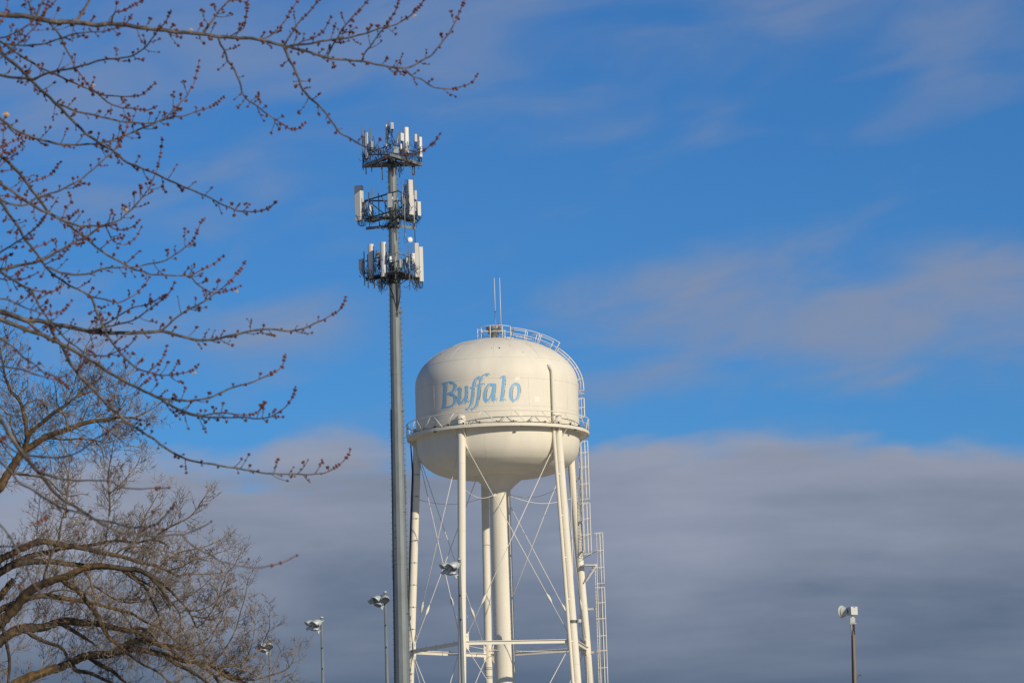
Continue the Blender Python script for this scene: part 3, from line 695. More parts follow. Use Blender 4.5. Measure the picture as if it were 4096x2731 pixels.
# climbing cable, conduit and brackets
a = R(-32); d = Vector((math.cos(a), math.sin(a), 0))
zk = PY(*Z3(905, 1345), YM).z
pts = [axis(zk - (zk - 8) * i / 20) + d * (mrad(zk - (zk - 8) * i / 20) + 0.20) for i in range(21)]
sf = obj('safety_cable', MB().tube(pts, 0.009, 4), 'galvlight', mast)
obj('cable_bracket', MB().box(axis(zk) + d * (mrad(zk) + 0.13), (0.3, 0.08, 0.16)), 'galv', mast)
for zz in [zk - 7 * i for i in range(1, 6)]: obj('cable_guide', MB().box(axis(zz) + d * (mrad(zz) + 0.1), (0.24, 0.03, 0.03)), 'galvdark', mast)
a = R(187); d = Vector((math.cos(a), math.sin(a), 0)); zc = PY(1568, 1640, YM).z
m = MB().tube([axis(zc - (zc - 5) * i / 16) + d * (mrad(zc - (zc - 5) * i / 16) + 0.035) for i in range(17)], 0.03, 6); obj('conduit', m, 'galvdark', mast)
for q in range(2):
    za0 = PY(1568, (1640, 2205)[q], YM).z
    m = MB().box(axis(za0 - 1.0) + d * (mrad(za0) + 0.028), (0.02, 0.06, 2.1))
    hr_ = obj('hanger_rack', m, 'galvdark', mast)
    for i in range(24): obj('hanger', MB().box(axis(za0 - 0.085 * i) + d * (mrad(za0) + 0.08), (0.10, 0.03, 0.022)), 'galvdark', hr_)
zp = [PY(1608, y, YM).z for y in (1900, 2275)]
for zz in zp:
    d_ = Vector((math.cos(R(-18)), math.sin(R(-18)), 0)); m = MB().box(axis(zz - 1.0) + d_ * (mrad(zz) + 0.03), (0.03, 0.06, 2.1))
    hr_ = obj('hanger_rack', m, 'galvdark', mast)
    for i in range(26): obj('hanger', MB().box(axis(zz - 0.08 * i) + d_ * (mrad(zz) + 0.09), (0.10, 0.03, 0.022)), 'galvdark', hr_)
for y in (2100, 2125, 2149, 2193, 2238):
    pz = PY(1597, y, YM); a = R(-118); obj('port_bolt', MB().box(axis(pz.z) + Vector((math.cos(a), math.sin(a), 0)) * mrad(pz.z), (0.08, 0.08, 0.06)), 'galvdark', mast)
# cable ports and the cables that run into the pole
def port(zone, X, Y, az, w_, h_):
    pz = PY(*zone(X, Y), YM); a = R(az); d = Vector((math.cos(a), math.sin(a), 0))
    o = obj('cable_port', MB().box(axis(pz.z) + d * (mrad(pz.z) + 0.01), (0.06, w_, h_), Matrix.Rotation(a, 3, 'Z')), 'black', mast); return axis(pz.z) + d * (mrad(pz.z) + 0.05)
p1 = port(Z3, 820, 1408, -68, 0.16, 0.30)
for (X, Y, D, r_) in ((655, 870, -0.9, .030), (640, 860, -0.8, .026), (790, 905, -0.42, .03), (800, 890, -0.42, .03), (845, 850, -0.36, .032), (838, 860, -0.38, .032)):
    a0 = PY(*Z3(X, Y), YM + D); a1 = PY(*Z3(X + (765 - X) * 0.75 if X < 700 else X + 4, 1070), YM - 0.42)
    obj('feed_cable', MB().tube(catmull([a0 + Vector((0, 0, 0.25)), a0, a1, p1 + Vector((0, 0, 0.2)), p1], 0.12), r_, 6), 'black', mast)
p2 = port(Z2, 1195, 1500, -72, 0.14, 0.5)
p3 = port(Z2, 1143, 40, -80, 0.07, 0.5)
# ---- antenna mounts
UNIT = 57.9
def mpt(zone, X, Y, D): return PY(*zone(X, Y), YM + D)
pipe_id = 0
def pipe(zone, X0, Y0, X1, Y1, D, r_=0.036, m_='galvlight'):
    b = mpt(zone, X1, Y1, D); t = mpt(zone, X0, Y0, D); t.x = b.x + (t.x - b.x) * 0.35
    return obj('mounting_pipe', MB().tube([b, t], r_, 8), m_, mast), b, t
def section(w_, d_, kind):
    if kind == 'round':
        return [(-w_ / 2, d_ / 2)] + [(-w_ / 2 * math.cos(math.pi * i / 10), -d_ / 2 * math.sin(math.pi * i / 10)) for i in range(11)] + [(w_ / 2, d_ / 2)]
    c = min(w_, d_) * 0.16
    return [(-w_ / 2, d_ / 2), (-w_ / 2, -d_ / 2 + c), (-w_ / 2 + c, -d_ / 2), (w_ / 2 - c, -d_ / 2), (w_ / 2, -d_ / 2 + c), (w_ / 2, d_ / 2)]
def panel(zone, X, Y0, Y1, w_, d_, D, yaw, kind='flat', m_='ant', cables=4, name='panel_antenna', br=True, lean=(0, 0)):
    sp_ = 245.0 if zone is Z3 else 378.0
    t = mpt(zone, X, Y0, D); b = mpt(zone, X, Y1, D); x = (t.x + b.x) / 2
    if name == 'panel_antenna': w_ *= 1.14
    o = obj(name, MB().prism(section(w_, d_, kind), (x, YM + D), b.z, t.z, R(yaw), lean), m_, mast)
    ca, sa = math.cos(R(yaw)), math.sin(R(yaw)); back = Vector((-sa, ca, 0)); sd = Vector((ca, sa, 0))
    c = Vector((x, YM + D, 0))
    if br:
        for f_ in (0.15, 0.85):
            zz = b.z + (t.z - b.z) * f_
            obj('bracket', MB().box(c + back * (d_ / 2 + 0.07) + Vector((0, 0, zz)), (0.09, 0.2, 0.07), Matrix.Rotation(R(yaw), 3, 'Z')), 'galvdark', o)
    if cables:
        m = MB()
        for i in range(cables):
            s0 = c + sd * (w_ * 0.7 * ((i + 0.5) / cables - 0.5)) + Vector((0, 0, b.z)) + back * rnd.uniform(-.03, .05)
            dr = rnd.uniform(.18, .5); tgt = s0 + back * rnd.uniform(.25, .6) + Vector((rnd.uniform(-.25, .25) - 0.25 * math.copysign(1, x - MX), 0, rnd.uniform(0.05, 0.5)))
            m.tube(catmull([s0 + Vector((0, 0, 0.02)), s0 - Vector((0, 0, dr * .7)), (s0 + tgt) / 2 - Vector((0, 0, dr + .1)), tgt - Vector((0, 0, dr * .4)), tgt], 0.09), 0.014, 5)
            m.tube([s0 + Vector((0, 0, 0.01)), s0 - Vector((0, 0, 0.09))], 0.020, 5)
        obj('jumper_cables', m, 'black', o)
    return o
def rru(zone, X, Y0, Y1, w_, d_, D, yaw, m_='ant', cables=3):
    o = panel(zone, X, Y0, Y1, w_, d_, D, yaw, 'flat', m_, cables, 'radio_unit', True)
    t = mpt(zone, X, Y0, D); b = mpt(zone, X, Y1, D); x = (t.x + b.x) / 2; h = t.z - b.z
    m = MB(); back = Vector((-math.sin(R(yaw)), math.cos(R(yaw)), 0)); sd = Vector((math.cos(R(yaw)), math.sin(R(yaw)), 0))
    for i in range(5):
        m.box(Vector((x, YM + D, b.z + h * 0.5)) + back * (d_ / 2 + .02) + sd * (w_ * (i / 4 - .5) * .85), (0.012, 0.05, h * 0.9), Matrix.Rotation(R(yaw), 3, 'Z'))
    obj('cooling_fins', m, 'antg', o); return o
def jumble(zone, X0, X1, Y0, Y1, D0, D1, n, seed, r_=0.014):        # slack black cables hanging between mount and pole
    q = random.Random(seed); m = MB()
    for i in range(n):
        x, y = q.uniform(X0, X1), q.uniform(Y0, Y1); D = q.uniform(D0, D1); a = mpt(zone, x, y, D)
        kind = q.random(); h = q.uniform(.3, .9); sx = q.uniform(-.35, .35)
        if kind < 0.55: pts = [a + Vector((0, 0, h)), a + Vector((sx * .4, 0, h * .4)), a + Vector((sx, q.uniform(-.2, .2), -h * .2)), a + Vector((sx * 1.6, q.uniform(-.2, .2), h * .2))]
        elif kind < 0.85: pts = [a + Vector((0, 0, h)), a + Vector((q.uniform(-.06, .06), 0, h * .3)), a + Vector((q.uniform(-.1, .1), 0, -h * .5))]
        else: rr = q.uniform(.08, .16); pts = [a + Vector((rr * math.cos(t), 0.1 * math.sin(t), rr * math.sin(t))) for t in [k * 0.7 for k in range(10)]]
        m.tube(catmull(pts, 0.12), r_ * q.uniform(.8, 1.5), 5)
    o = obj('slack_cables', m, 'black', mast); o['kind'] = 'stuff'; return o
def frame(name, corners, z, r_=0.05, m_='galv', square=None):
    o = None
    for i in range(len(corners)):
        a, b = corners[i - 1], corners[i]; a = axis(z) + Vector((a[0], a[1], 0)); b = axis(z) + Vector((b[0], b[1], 0))
        m = MB().beam(a, b, square[0], square[1]) if square else MB().tube([a, b], r_, 8)
        o = obj(name, m, m_, mast)
    return o
def faceD(xm, C):                                         # depth of the near faces of a triangular mount
    n_, l_, r__ = C
    if xm < n_[0]: t = (n_[0] - xm) / (n_[0] - l_[0]); return n_[1] + (l_[1] - n_[1]) * t
    t = (xm - n_[0]) / (r__[0] - n_[0]); return n_[1] + (r__[1] - n_[1]) * t
# ---- top tier: triangular grating platform
C1 = [(0.0, -2.30), (-2.12, 1.25), (2.06, 1.25)]
zP1 = PY(*Z1(1100, 1040), YM - 2.30).z
plat = frame('platform_beam', C1, zP1, square=(0.10, 0.20))
for cx_, cy_ in C1: obj('platform_arm', MB().beam(axis(zP1 - 0.02), axis(zP1 - 0.02) + Vector((cx_, cy_, 0)) * 0.97, 0.13, 0.17), 'galv', mast)
cs = [axis(zP1 + 0.07) + Vector((c_[0], c_[1], 0)) for c_ in C1]; ce = sum(cs, Vector()) / 3
m = MB()
for i in range(3):                                        # grating bars along each side
    a, b = cs[i - 1], cs[i]; k = 46
    for j in range(1, k):
        p_ = a + (b - a) * (j / k); w_ = 0.72 * min(1, j / 7, (k - j) / 7); q_ = p_ + (ce - p_).normalized() * w_
        m.beam(p_, q_, 0.035, 0.05)
    inn = 0.72; m.beam(a + (ce - a) * .42, b + (ce - b) * .42, 0.05, 0.08)
gq = obj('platform_grating', m, 'galvdark', mast); gq['kind'] = 'stuff'
obj('collar', MB().lathe([(mrad(zP1) + .02, -0.22), (mrad(zP1) + .16, -0.22), (mrad(zP1) + .16, -.16), (mrad(zP1) + .03, -.16), (mrad(zP1) + .03, .25), (mrad(zP1) + .12, .25), (mrad(zP1) + .12, .3)], 12, Matrix.Translation(axis(zP1)), smooth=False), 'galvdark', mast)
frame('support_rail', [(c_[0] * .90 + (0.1 if c_[0] == 0 else 0), c_[1] * .93) for c_ in C1], zP1 + 0.80, 0.042, 'galvdark')
obj('equipment_box', MB().box(mpt(Z1, 1195, 920, -1.75), (0.34, 0.18, 0.46), Matrix.Rotation(R(12), 3, 'Z')), 'antg', mast)
d1 = lambda X: faceD((X - 1100) / 378.0, C1)
for (X0, Y0, X1, Y1, mt_) in ((310, 290, 345, 1445, 'galvlight'), (380, 405, 422, 1555, 'galvdark'), (525, 320, 567, 1485, 'galv'), (795, 820, 820, 1425, 'galvlight'), (845, 1370, 847, 1700, 'galvdark'), (1025, 135, 1040, 1145, 'galvlight'), (1265, 450, 1275, 760, 'galvlight'), (1410, 205, 1412, 1380, 'galvlight'), (1790, 470, 1800, 1420, 'galvlight'), (1297, 1300, 1300, 1640, 'galvdark'), (655, 950, 655, 1130, 'galvlight'), (740, 870, 745, 1120, 'galv')):
    pipe(Z1, X0, Y0, X1, Y1, d1(X0) + 0.05, 0.034, mt_)
panel(Z1, 438, 465, 1135, 0.175, 0.11, d1(440) - 0.12, -28, m_='ant')
rru(Z1, 370, 565, 745, 0.19, 0.16, d1(370) - 0.05, -28)
rru(Z1, 566, 690, 905, 0.22, 0.16, d1(566) + 0.15, 35, 'antg')
panel(Z1, 950, 258, 825, 0.13, 0.10, d1(950) - 0.10, -62, m_='antw')
rru(Z1, 1100, 195, 372, 0.20, 0.14, d1(1100) - 0.10, -8)
rru(Z1, 1010, 290, 400, 0.10, 0.10, d1(1010) - 0.02, 30, 'antg')
panel(Z1, 1482, 325, 990, 0.285, 0.17, d1(1482) - 0.16, 22, 'round', 'antw', 6)
rru(Z1, 1350, 482, 685, 0.33, 0.20, d1(1350) - 0.02, 48, 'antw')
obj('canister', MB().lathe([(0.065, 0), (0.065, 0.37), (0.02, 0.38)], 14, Matrix.Translation(mpt(Z1, 1236, 752, d1(1236)))), 'antg', mast)
rru(Z1, 1335, 760, 915, 0.13, 0.10, d1(1335), 30, 'antw')
rru(Z1, 1718, 508, 705, 0.19, 0.15, d1(1718) - 0.02, 10)
panel(Z1, 1847, 580, 1098, 0.215, 0.13, d1(1847) - 0.10, 35, 'round', 'antw', 4)
jumble(Z1, 330, 640, 850, 1300, 0.3, 1.2, 30, 1); jumble(Z1, 640, 900, 930, 1250, -1.2, 0.2, 14, 2); jumble(Z1, 940, 1130, 480, 980, -2.2, -1.7, 16, 3)
jumble(Z1, 1330, 1560, 900, 1220, -1.3, -0.2, 26, 4); jumble(Z1, 1680, 1860, 780, 1240, 0.4, 1.2, 20, 5); jumble(Z1, 1230, 1360, 1390, 1470, 0, .5, 9, 6); jumble(Z1, 1090, 1200, 1400, 1520, -0.4, -.36, 5, 7)
obj('bracket', MB().tube([mpt(Z1, 1090, 178, d1(1100)), mpt(Z1, 1105, 182, d1(1100)), mpt(Z1, 1125, 190, d1(1100)), mpt(Z1, 1150, 208, d1(1100))], [0.012, 0.03, 0.03, 0.008], 7), 'black', mast)
# ---- middle tier
C2 = [(0.46, -1.95), (-2.02, 1.10), (1.62, 1.70)]
zU2 = PY(*Z2(1290, 480), YM - 1.95).z; zL2 = PY(*Z2(1290, 962), YM - 1.95).z
frame('support_rail', C2, zU2, 0.055, 'galvdark'); frame('support_rail', C2, zL2, 0.055, 'galvdark')
for cx_, cy_ in [((C2[i][0] + C2[i - 1][0]) / 2, (C2[i][1] + C2[i - 1][1]) / 2) for i in range(3)] + [(C2[1][0] * .9, C2[1][1] * .9), (C2[2][0] * .9, C2[2][1] * .9)]:
    e = Vector((cx_, cy_, 0))
    obj('platform_arm', MB().beam(axis(zL2 - 0.05), axis(zL2 - 0.05) + e, 0.10, 0.16), 'galv', mast)
    obj('arm_brace', MB().beam(axis(zL2 + 0.1) + e * 0.3, axis(zU2) + e, 0.06, 0.06), 'galvdark', mast)
for k_, zz in enumerate((zL2 - 0.9, zL2 - 0.62, zL2 - 0.2)):
    obj('collar', MB().lathe([(mrad(zz) + .0, -.06), (mrad(zz) + .10, -.06), (mrad(zz) + .10, .06), (mrad(zz), .06)], 12, Matrix.Translation(axis(zz)), smooth=False), 'galvdark', mast)
zA2 = PY(*Z2(1150, 1390), YM).z
for ex, ey in ((-1.95, .95), (1.5, 1.3), (0.4, -1.7)):
    obj('platform_arm', MB().beam(axis(zA2), axis(zA2) + Vector((ex, ey, 0.05)), 0.07, 0.20), 'galv', mast)
m = MB()
for i in range(16):
    t = i / 15; a = axis(zL2 - 0.18) + Vector((-1.9 + 1.3 * t, 1.0 - 1.6 * t, 0)); m.beam(a, a + Vector((0.5, 0.45, 0)), 0.035, 0.04)
for i in range(12):
    t = i / 11; a = axis(zL2 - 0.18) + Vector((1.5 - 0.6 * t, 1.5 - 1.6 * t, 0)); m.beam(a, a + Vector((-0.6, 0.1, 0)), 0.035, 0.04)
gq = obj('platform_grating', m, 'galvdark', mast); gq['kind'] = 'stuff'
d2 = lambda X: faceD((X - 1115) / 378.0, C2)
for (X0, Y0, X1, Y1, mt_) in ((478, 525, 512, 1415, 'galvlight'), (566, 420, 606, 1275, 'galvlight'), (732, 535, 770, 1425, 'galv'), (918, 740, 930, 1225, 'galvlight'), (1014, 285, 1035, 1160, 'galvlight'), (1104, 260, 1138, 1150, 'galvlight'), (1342, 225, 1380, 1110, 'galvlight'), (1410, 605, 1441, 1568, 'galvlight'), (1235, 590, 1240, 820, 'galvlight'), (1283, 740, 1288, 900, 'galvlight'), (1640, 600, 1680, 1330, 'antw'), (1460, 325, 1500, 1200, 'galvdark')):
    pipe(Z2, X0, Y0, X1, Y1, d2(X0) - 0.07, 0.036, mt_)
panel(Z2, 232, 352, 1265, 0.50, 0.36, d2(232) - 0.10, -32, m_='ant', cables=7)
panel(Z2, 1577, 200, 1110, 0.36, 0.26, d2(1577) - 0.15, 40, m_='ant', cables=8)
rru(Z2, 1058, 555, 915, 0.40, 0.14, d2(1058) - 0.16, -24, 'ant')
panel(Z2, 1695, 475, 1010, 0.26, 0.14, d2(1690) + 0.25, 4, m_='ant')
rru(Z2, 1800, 765, 1135, 0.28, 0.15, d2(1700) + 0.12, 30, 'ant', 5)
rru(Z2, 400, 755, 1150, 0.18, 0.16, d2(400) + 0.35, 50, 'antg')
panel(Z2, 545, 850, 1145, 0.22, 0.12, d2(545) + 0.5, 20, m_='ant')
rru(Z2, 1400, 620, 835, 0.30, 0.18, d2(1400) + 0.9, 40, 'antg')
jumble(Z2, 330, 600, 1020, 1290, 0.4, 1.2, 20, 11); jumble(Z2, 930, 1330, 1080, 1480, -0.55, 0.2, 34, 12, .016); jumble(Z2, 1350, 1560, 850, 1260, -.6, .8, 26, 13); jumble(Z2, 1600, 1790, 1150, 1420, .6, 1.5, 14, 14); jumble(Z2, 1370, 1480, 420, 620, -.5, 0, 6, 16)
# long hanging whip, dish
bp_ = mpt(Z3, 1108, 190, 1.3); tp = mpt(Z1, 1630, 970, 1.2)
wq = obj('whip_antenna', MB().tube([Vector((bp_.x, bp_.y, bp_.z - 0.3)), Vector((bp_.x, bp_.y, mpt(Z1, 1690, 1560, 1.3).z))], 0.040, 8), 'galv', mast)
for X in (1630, 1683): obj('mounting_pipe', MB().tube([mpt(Z1, X + 8, 1575, 1.25), mpt(Z1, X - 6, 960 if X < 1650 else 1310, 1.25)], 0.034, 8), 'galvlight', mast)
for Y in (1360, 1550): obj('bracket', MB().box(mpt(Z1, 1655, Y, 1.25), (0.24, 0.1, 0.04)), 'rust', mast)
dp = mpt(Z3, 1018, 124, -0.6)
mtx = Matrix.Translation(dp) @ Vector((0.32, -0.94, 0.05)).to_track_quat('Z', 'Y').to_matrix().to_4x4()
dish = obj('dish_antenna', MB().lathe([(0.05, -0.16), (0.12, -0.10), (0.18, -0.04), (0.195, 0.0), (0.195, 0.03), (0.15, 0.045), (0.01, 0.05)], 28, mtx), 'antw', mast)
obj('dish_radio', MB().box(dp + Vector((-0.17, 0.15, 0.02)), (0.14, 0.14, 0.16)), 'galv', dish)
obj('mounting_pipe', MB().tube([mpt(Z3, 937, 115, -0.55), mpt(Z3, 930, -10, -0.55)], 0.034, 8), 'galvlight', mast)
obj('dish_cable', MB().tube(catmull([mpt(Z3, 928, 30, -.5), mpt(Z3, 912, 110, -.5), mpt(Z3, 930, 180, -.5), mpt(Z3, 975, 155, -.5)], 0.06), 0.011, 5), 'black', dish)
# ---- lower tier
C3 = [(0.32, -1.85), (-2.02, 0.95), (1.62, 1.45)]
zU3 = PY(*Z3(800, 345), YM - 1.75).z; zL3 = PY(*Z3(870, 640), YM - 1.75).z
frame('support_rail', C3, zU3, 0.045, 'galv'); frame('support_rail', C3, zL3, 0.055, 'galvdark')
frame('support_rail', [(x * .72, y * .72) for x, y in C3], zL3 - 0.12, 0.04, 'galvdark')
for cx_, cy_ in C3 + [((C3[i][0] + C3[i - 1][0]) / 2, (C3[i][1] + C3[i - 1][1]) / 2) for i in range(3)]:
    obj('platform_arm', MB().beam(axis(zL3 - 0.1), axis(zL3 - 0.05) + Vector((cx_, cy_, 0)), 0.11, 0.16), 'galvdark', mast)
    obj('arm_brace', MB().beam(axis(zL3 - 0.9), axis(zL3 - 0.1) + Vector((cx_, cy_, 0)) * .6, 0.05, 0.07), 'galvdark', mast)
m = MB()
for i in range(3):
    a, b = [axis(zL3 - .04) + Vector((c_[0], c_[1], 0)) for c_ in (C3[i - 1], C3[i])]
    for j in range(2, 24):
        q = a + (b - a) * j / 25; m.beam(q, q + (axis(zL3 - .04) - q).normalized() * 0.55, 0.035, 0.05)
gq = obj('platform_grating', m, 'galvdark', mast); gq['kind'] = 'stuff'
zz = zL3 - 0.1
obj('collar', MB().lathe([(mrad(zz), -.5), (mrad(zz) + .08, -.5), (mrad(zz) + .08, -.35), (mrad(zz) + .02, -.35), (mrad(zz) + .02, .1), (mrad(zz) + .1, .1), (mrad(zz) + .1, .22), (mrad(zz), .22)], 12, Matrix.Translation(axis(zz)), smooth=False), 'galvdark', mast)
pq = [axis(zU3 + .02) + Vector((.75 + .6 * i / 4, -1.35 + .9 * i / 4, 0.13 * (i % 2))) for i in range(5)]
obj('rail_truss', MB().tube(pq, 0.022, 6, smooth=False), 'galvlight', mast)
d3 = lambda X: faceD((X - 760) / 245.0, C3)
for (X0, Y0, X1, Y1, mt_) in ((238, 322, 250, 902, 'galv'), (303, 370, 310, 942, 'galvlight'), (412, 225, 414, 947, 'galvlight'), (616, 185, 627, 892, 'galvlight'), (770, 205, 773, 785, 'galvlight'), (880, 410, 884, 605, 'galvlight'), (988, 222, 1016, 970, 'galvlight'), (1018, 210, 1072, 935, 'galv'), (532, 780, 535, 1050, 'galv'), (1135, 760, 1135, 1000, 'galvlight'), (1173, 700, 1174, 935, 'galvlight'), (940, 560, 942, 730, 'galvlight')):
    pipe(Z3, X0, Y0, X1, Y1, d3(X0) - 0.02, 0.036, mt_)
rru(Z3, 190, 450, 640, 0.36, 0.20, d3(200) - 0.1, -40, 'ant')
panel(Z3, 352, 200, 785, 0.34, 0.24, d3(352) - 0.18, -30, 'round', 'antw', 6)
panel(Z3, 560, 166, 750, 0.36, 0.24, d3(560) - 0.18, -30, 'round', 'antw', 6)
panel(Z3, 1133, 180, 758, 0.26, 0.16, d3(1133) - 0.18, 6, m_='ant', cables=5)
panel(Z3, 1205, 245, 830, 0.26, 0.16, d3(1180) - 0.12, 14, m_='ant', cables=5)
rru(Z3, 1062, 355, 535, 0.30, 0.18, d3(1062) + 0.15, 30, 'antw')
rru(Z3, 480, 325, 435, 0.28, 0.2, d3(480) + 0.3, -20, 'antg')
rru(Z3, 685, 405, 500, 0.16, 0.14, d3(685) + 0.2, 20, 'antw')
rru(Z3, 965, 420, 515, 0.20, 0.16, d3(965) + 0.3, 20, 'antg')
obj('canister', MB().lathe([(0.10, 0), (0.11, 0.05), (0.11, 0.62), (0.03, 0.65)], 16, Matrix.Translation(mpt(Z3, 850, 600, -1.0))), 'antg', mast)
rru(Z3, 502, 790, 905, 0.30, 0.2, d3(500) + 0.1, -15, 'ant', 5)
rru(Z3, 485, 445, 535, 0.16, 0.14, d3(485) + 0.3, -15, 'antw')
jumble(Z3, 400, 680, 470, 800, -.9, .3, 46, 21, .015); jumble(Z3, 860, 1100, 540, 800, -.9, .6, 50, 22, .015); jumble(Z3, 180, 300, 660, 800, .2, .9, 12, 23); jumble(Z3, 640, 880, 600, 800, -.8, -.4, 24, 24, .015); jumble(Z3, 480, 640, 820, 960, -.6, 0, 12, 25); jumble(Z3, 1030, 1200, 780, 930, .2, 1.1, 12, 26); jumble(Z3, 300, 480, 740, 830, -.2, .5, 14, 27)

# ================================================================ sports lights
def aim(d): return Vector(d).to_track_quat('Z', 'Y').to_matrix().to_4x4()
def luminaire(root, c, d, rad=0.30):
    """spun reflector facing d, half-cone visor over it, glass in front; c is the mouth's centre"""
    mtx = Matrix.Translation(Vector(c)) @ aim(d)
    k = rad / 0.30
    pr = [(0.07, -0.42), (0.12, -0.40), (0.17, -0.34), (0.24, -0.22), (0.285, -0.10), (0.30, 0.0)]
    hs = obj('lamp_head', MB().lathe([(a * k, b * k) for a, b in pr], 28, mtx), 'lamp', root)
    obj('reflector', MB().lathe([(a * .95 * k, (b + .015) * k) for a, b in pr] , 28, mtx), 'lampin', hs)
    obj('lens', MB().lathe([(0.285 * k, -0.015 * k), (0.2 * k, 0.0), (0.005, 0.01 * k)], 28, mtx), 'glass', hs)
    # visor: upper shell running forwards, longer at the top
    up_ = mtx.to_3x3().inverted() @ Vector((0, 0, 1)); a0 = math.atan2(up_.y, up_.x); m = MB(); n = 18; v = []
    for thick in (1.0, 0.965):
        for i in range(n + 1):
            q = R(-112 + 224 * i / n); ln = 0.40 * (0.5 + 0.5 * math.cos(q * 0.8)) + 0.02
            for t in (0.0, 0.5, 1.0):
                v.append(mtx @ Vector((math.cos(a0 + q) * 0.302 * k * thick * (1 + .02 * t), math.sin(a0 + q) * 0.302 * k * thick * (1 + .02 * t), ln * t * k)))
    h_ = 3 * (n + 1)
    f = [(3 * i + j, 3 * i + 3 + j, 3 * i + 4 + j, 3 * i + 1 + j) for i in range(n) for j in (0, 1)] + [tuple(h_ + x for x in (3 * i + 1 + j, 3 * i + 4 + j, 3 * i + 3 + j, 3 * i + j)) for i in range(n) for j in (0, 1)]
    f += [(3 * i + 2, 3 * i + 5, h_ + 3 * i + 5, h_ + 3 * i + 2) for i in range(n)] + [(0, 1, h_ + 1, h_), (1, 2, h_ + 2, h_ + 1)]
    m.add(v, f, True); obj('visor', m, 'lamp', hs)
    bk = mtx @ Vector((0, 0, -0.46 * k))
    obj('ballast_can', MB().lathe([(0.02, -0.16), (0.085, -0.15), (0.085, 0.06), (0.05, 0.08)], 14, Matrix.Translation(bk) @ aim(d)), 'lamp', hs)
    return hs
HPOLE = 25.0
def sports_light(px, ptop, label, turn, faces, horn):
    """pole top seen at px, ptop; the distance follows from the common height of the poles"""
    d = ray(px, ptop); t = (HPOLE - CAM.z) / d.z; q = CAM + d * t
    root = empty('sports_light', (q.x, q.y, 0), label, 'light pole', 'floodlight poles behind the trees and tower')
    root.rotation_euler = (0, 0, 0)
    B = Vector((q.x, q.y, 0)); H = Vector((0, 0, HPOLE))
    pole_ = obj('pole', MB().tube([B, B + H * 0.5, B + H - Vector((0, 0, 0.03))], [0.22, 0.16, 0.095], 16), 'galv', root)
    for zz in (2.4, 4.0):
        pz = HPOLE - zz; obj('hand_hole', MB().box(B + Vector((0.01, -0.115 - zz * 0.0047, pz)), (0.06, 0.03, 0.11)), 'black', pole_)
    obj('pole_cap', MB().lathe([(0.02, 0.0), (0.15, 0.0), (0.15, 0.09), (0.11, 0.11), (0.01, 0.12)], 14, Matrix.Translation(B + H - Vector((0, 0, 0.05)))), 'lamp', root)
    tv = Vector((math.cos(R(turn)), math.sin(R(turn)), 0))
    top = B + H - Vector((0, 0, 0.18))
    obj('crossarm', MB().beam(top + tv * 0.1, top - tv * 1.05 - Vector((0, 0, 0.30)), 0.11, 0.13), 'galvdark', root)
    for i, (off, dz, dr, rad) in enumerate(faces):
        c = top + (tv * off[0] + Vector((0, off[1], dz))) * 0.88; luminaire(root, c, dr, rad * 0.88)
        obj('yoke', MB().beam(c - Vector(dr).normalized() * 0.3, top + tv * (off[0] * 0.7) - Vector((0, 0, 0.1)), 0.07, 0.07), 'galvdark', root)
    hb_ = B + Vector((0, 0, HPOLE - 1.02))
    obj('camera_arm', MB().beam(hb_ - tv * 0.02, hb_ - tv * 0.32 - Vector((0, 0, 0.06)), 0.06, 0.06), 'antw', root)
    obj('dome_camera', MB().lathe([(0.01, -0.12), (0.05, -0.10), (0.07, -0.04), (0.07, 0.0), (0.02, 0.04)], 14, Matrix.Translation(hb_ - tv * 0.26 - Vector((0, 0, 0.14)))), 'antw', root)
    return root
# heads facing the camera side, or turned to the left as seen from here
facesA = [((0.0, -0.42), -0.44, (0.10, -0.90, -0.38), 0.36), ((-0.66, -0.32), -0.42, (-0.55, -0.72, -0.36), 0.34), ((-0.98, 0.25), -0.55, (-0.88, -0.3, -0.4), 0.30), ((-0.56, 0.0), -0.78, (-0.15, -0.80, -0.55), 0.30)]
facesB = [((-0.42, -0.28), -0.34, (-0.72, -0.50, -0.34), 0.36), ((-1.02, 0.05), -0.32, (-0.85, -0.42, -0.3), 0.32), ((-0.62, 0.30), -0.74, (0.25, -0.55, -0.75), 0.32), ((-1.0, 0.3), -0.72, (-0.6, 0.4, -0.5), 0.28)]
sports_light(1540, 2367, 'floodlight pole with rounded heads beside the steel monopole', 4, facesA, 0)
sports_light(1837, 2236, 'floodlight pole in front of the water tower leg', 4, facesB, 0)
sports_light(1286, 2468, 'lone floodlight pole between the bare cottonwood and the monopole', 4, facesB, 0)
sports_light(1078, 2557, 'floodlight pole seen through the twig tips of the bare cottonwood', 4, facesA, 0)

# ================================================================ warning siren
ZR = lambda X, Y: (3280 + X / 4.467, 2380 + Y / 4.467)
YS = 192.0
pt_ = PY(*ZR(587, 515), YS); pb_ = PY(*ZR(612, 1560), YS)
bx_ = pb_.x + (pb_.x - pt_.x) * (pb_.z / (pt_.z - pb_.z)) * 0.6
sir = empty('warning_siren', (bx_, YS, 0), 'off-white horn siren with square housing on a weathered wooden pole', 'siren')
S0 = Vector((bx_, YS, 0)); sc_ = 1 / 73.0 / 4.467
def sp(X, Y, D=0.0): return PY(*ZR(X, Y), YS + D)
spole = obj('wooden_pole', MB().tube([S0, pb_ + Vector((0, 0, 0)), pt_ - Vector((0, 0, 0.02))], [0.20, 0.128, 0.098], 18), 'wood', sir)
obj('mounting_plate', MB().box(sp(587, 508), (0.36, 0.30, 0.045)), 'siren', sir)
obj('gearbox', MB().box((sp(580, 402) + sp(584, 492)) / 2, (0.265, 0.24, 0.275)), 'siren', sir)
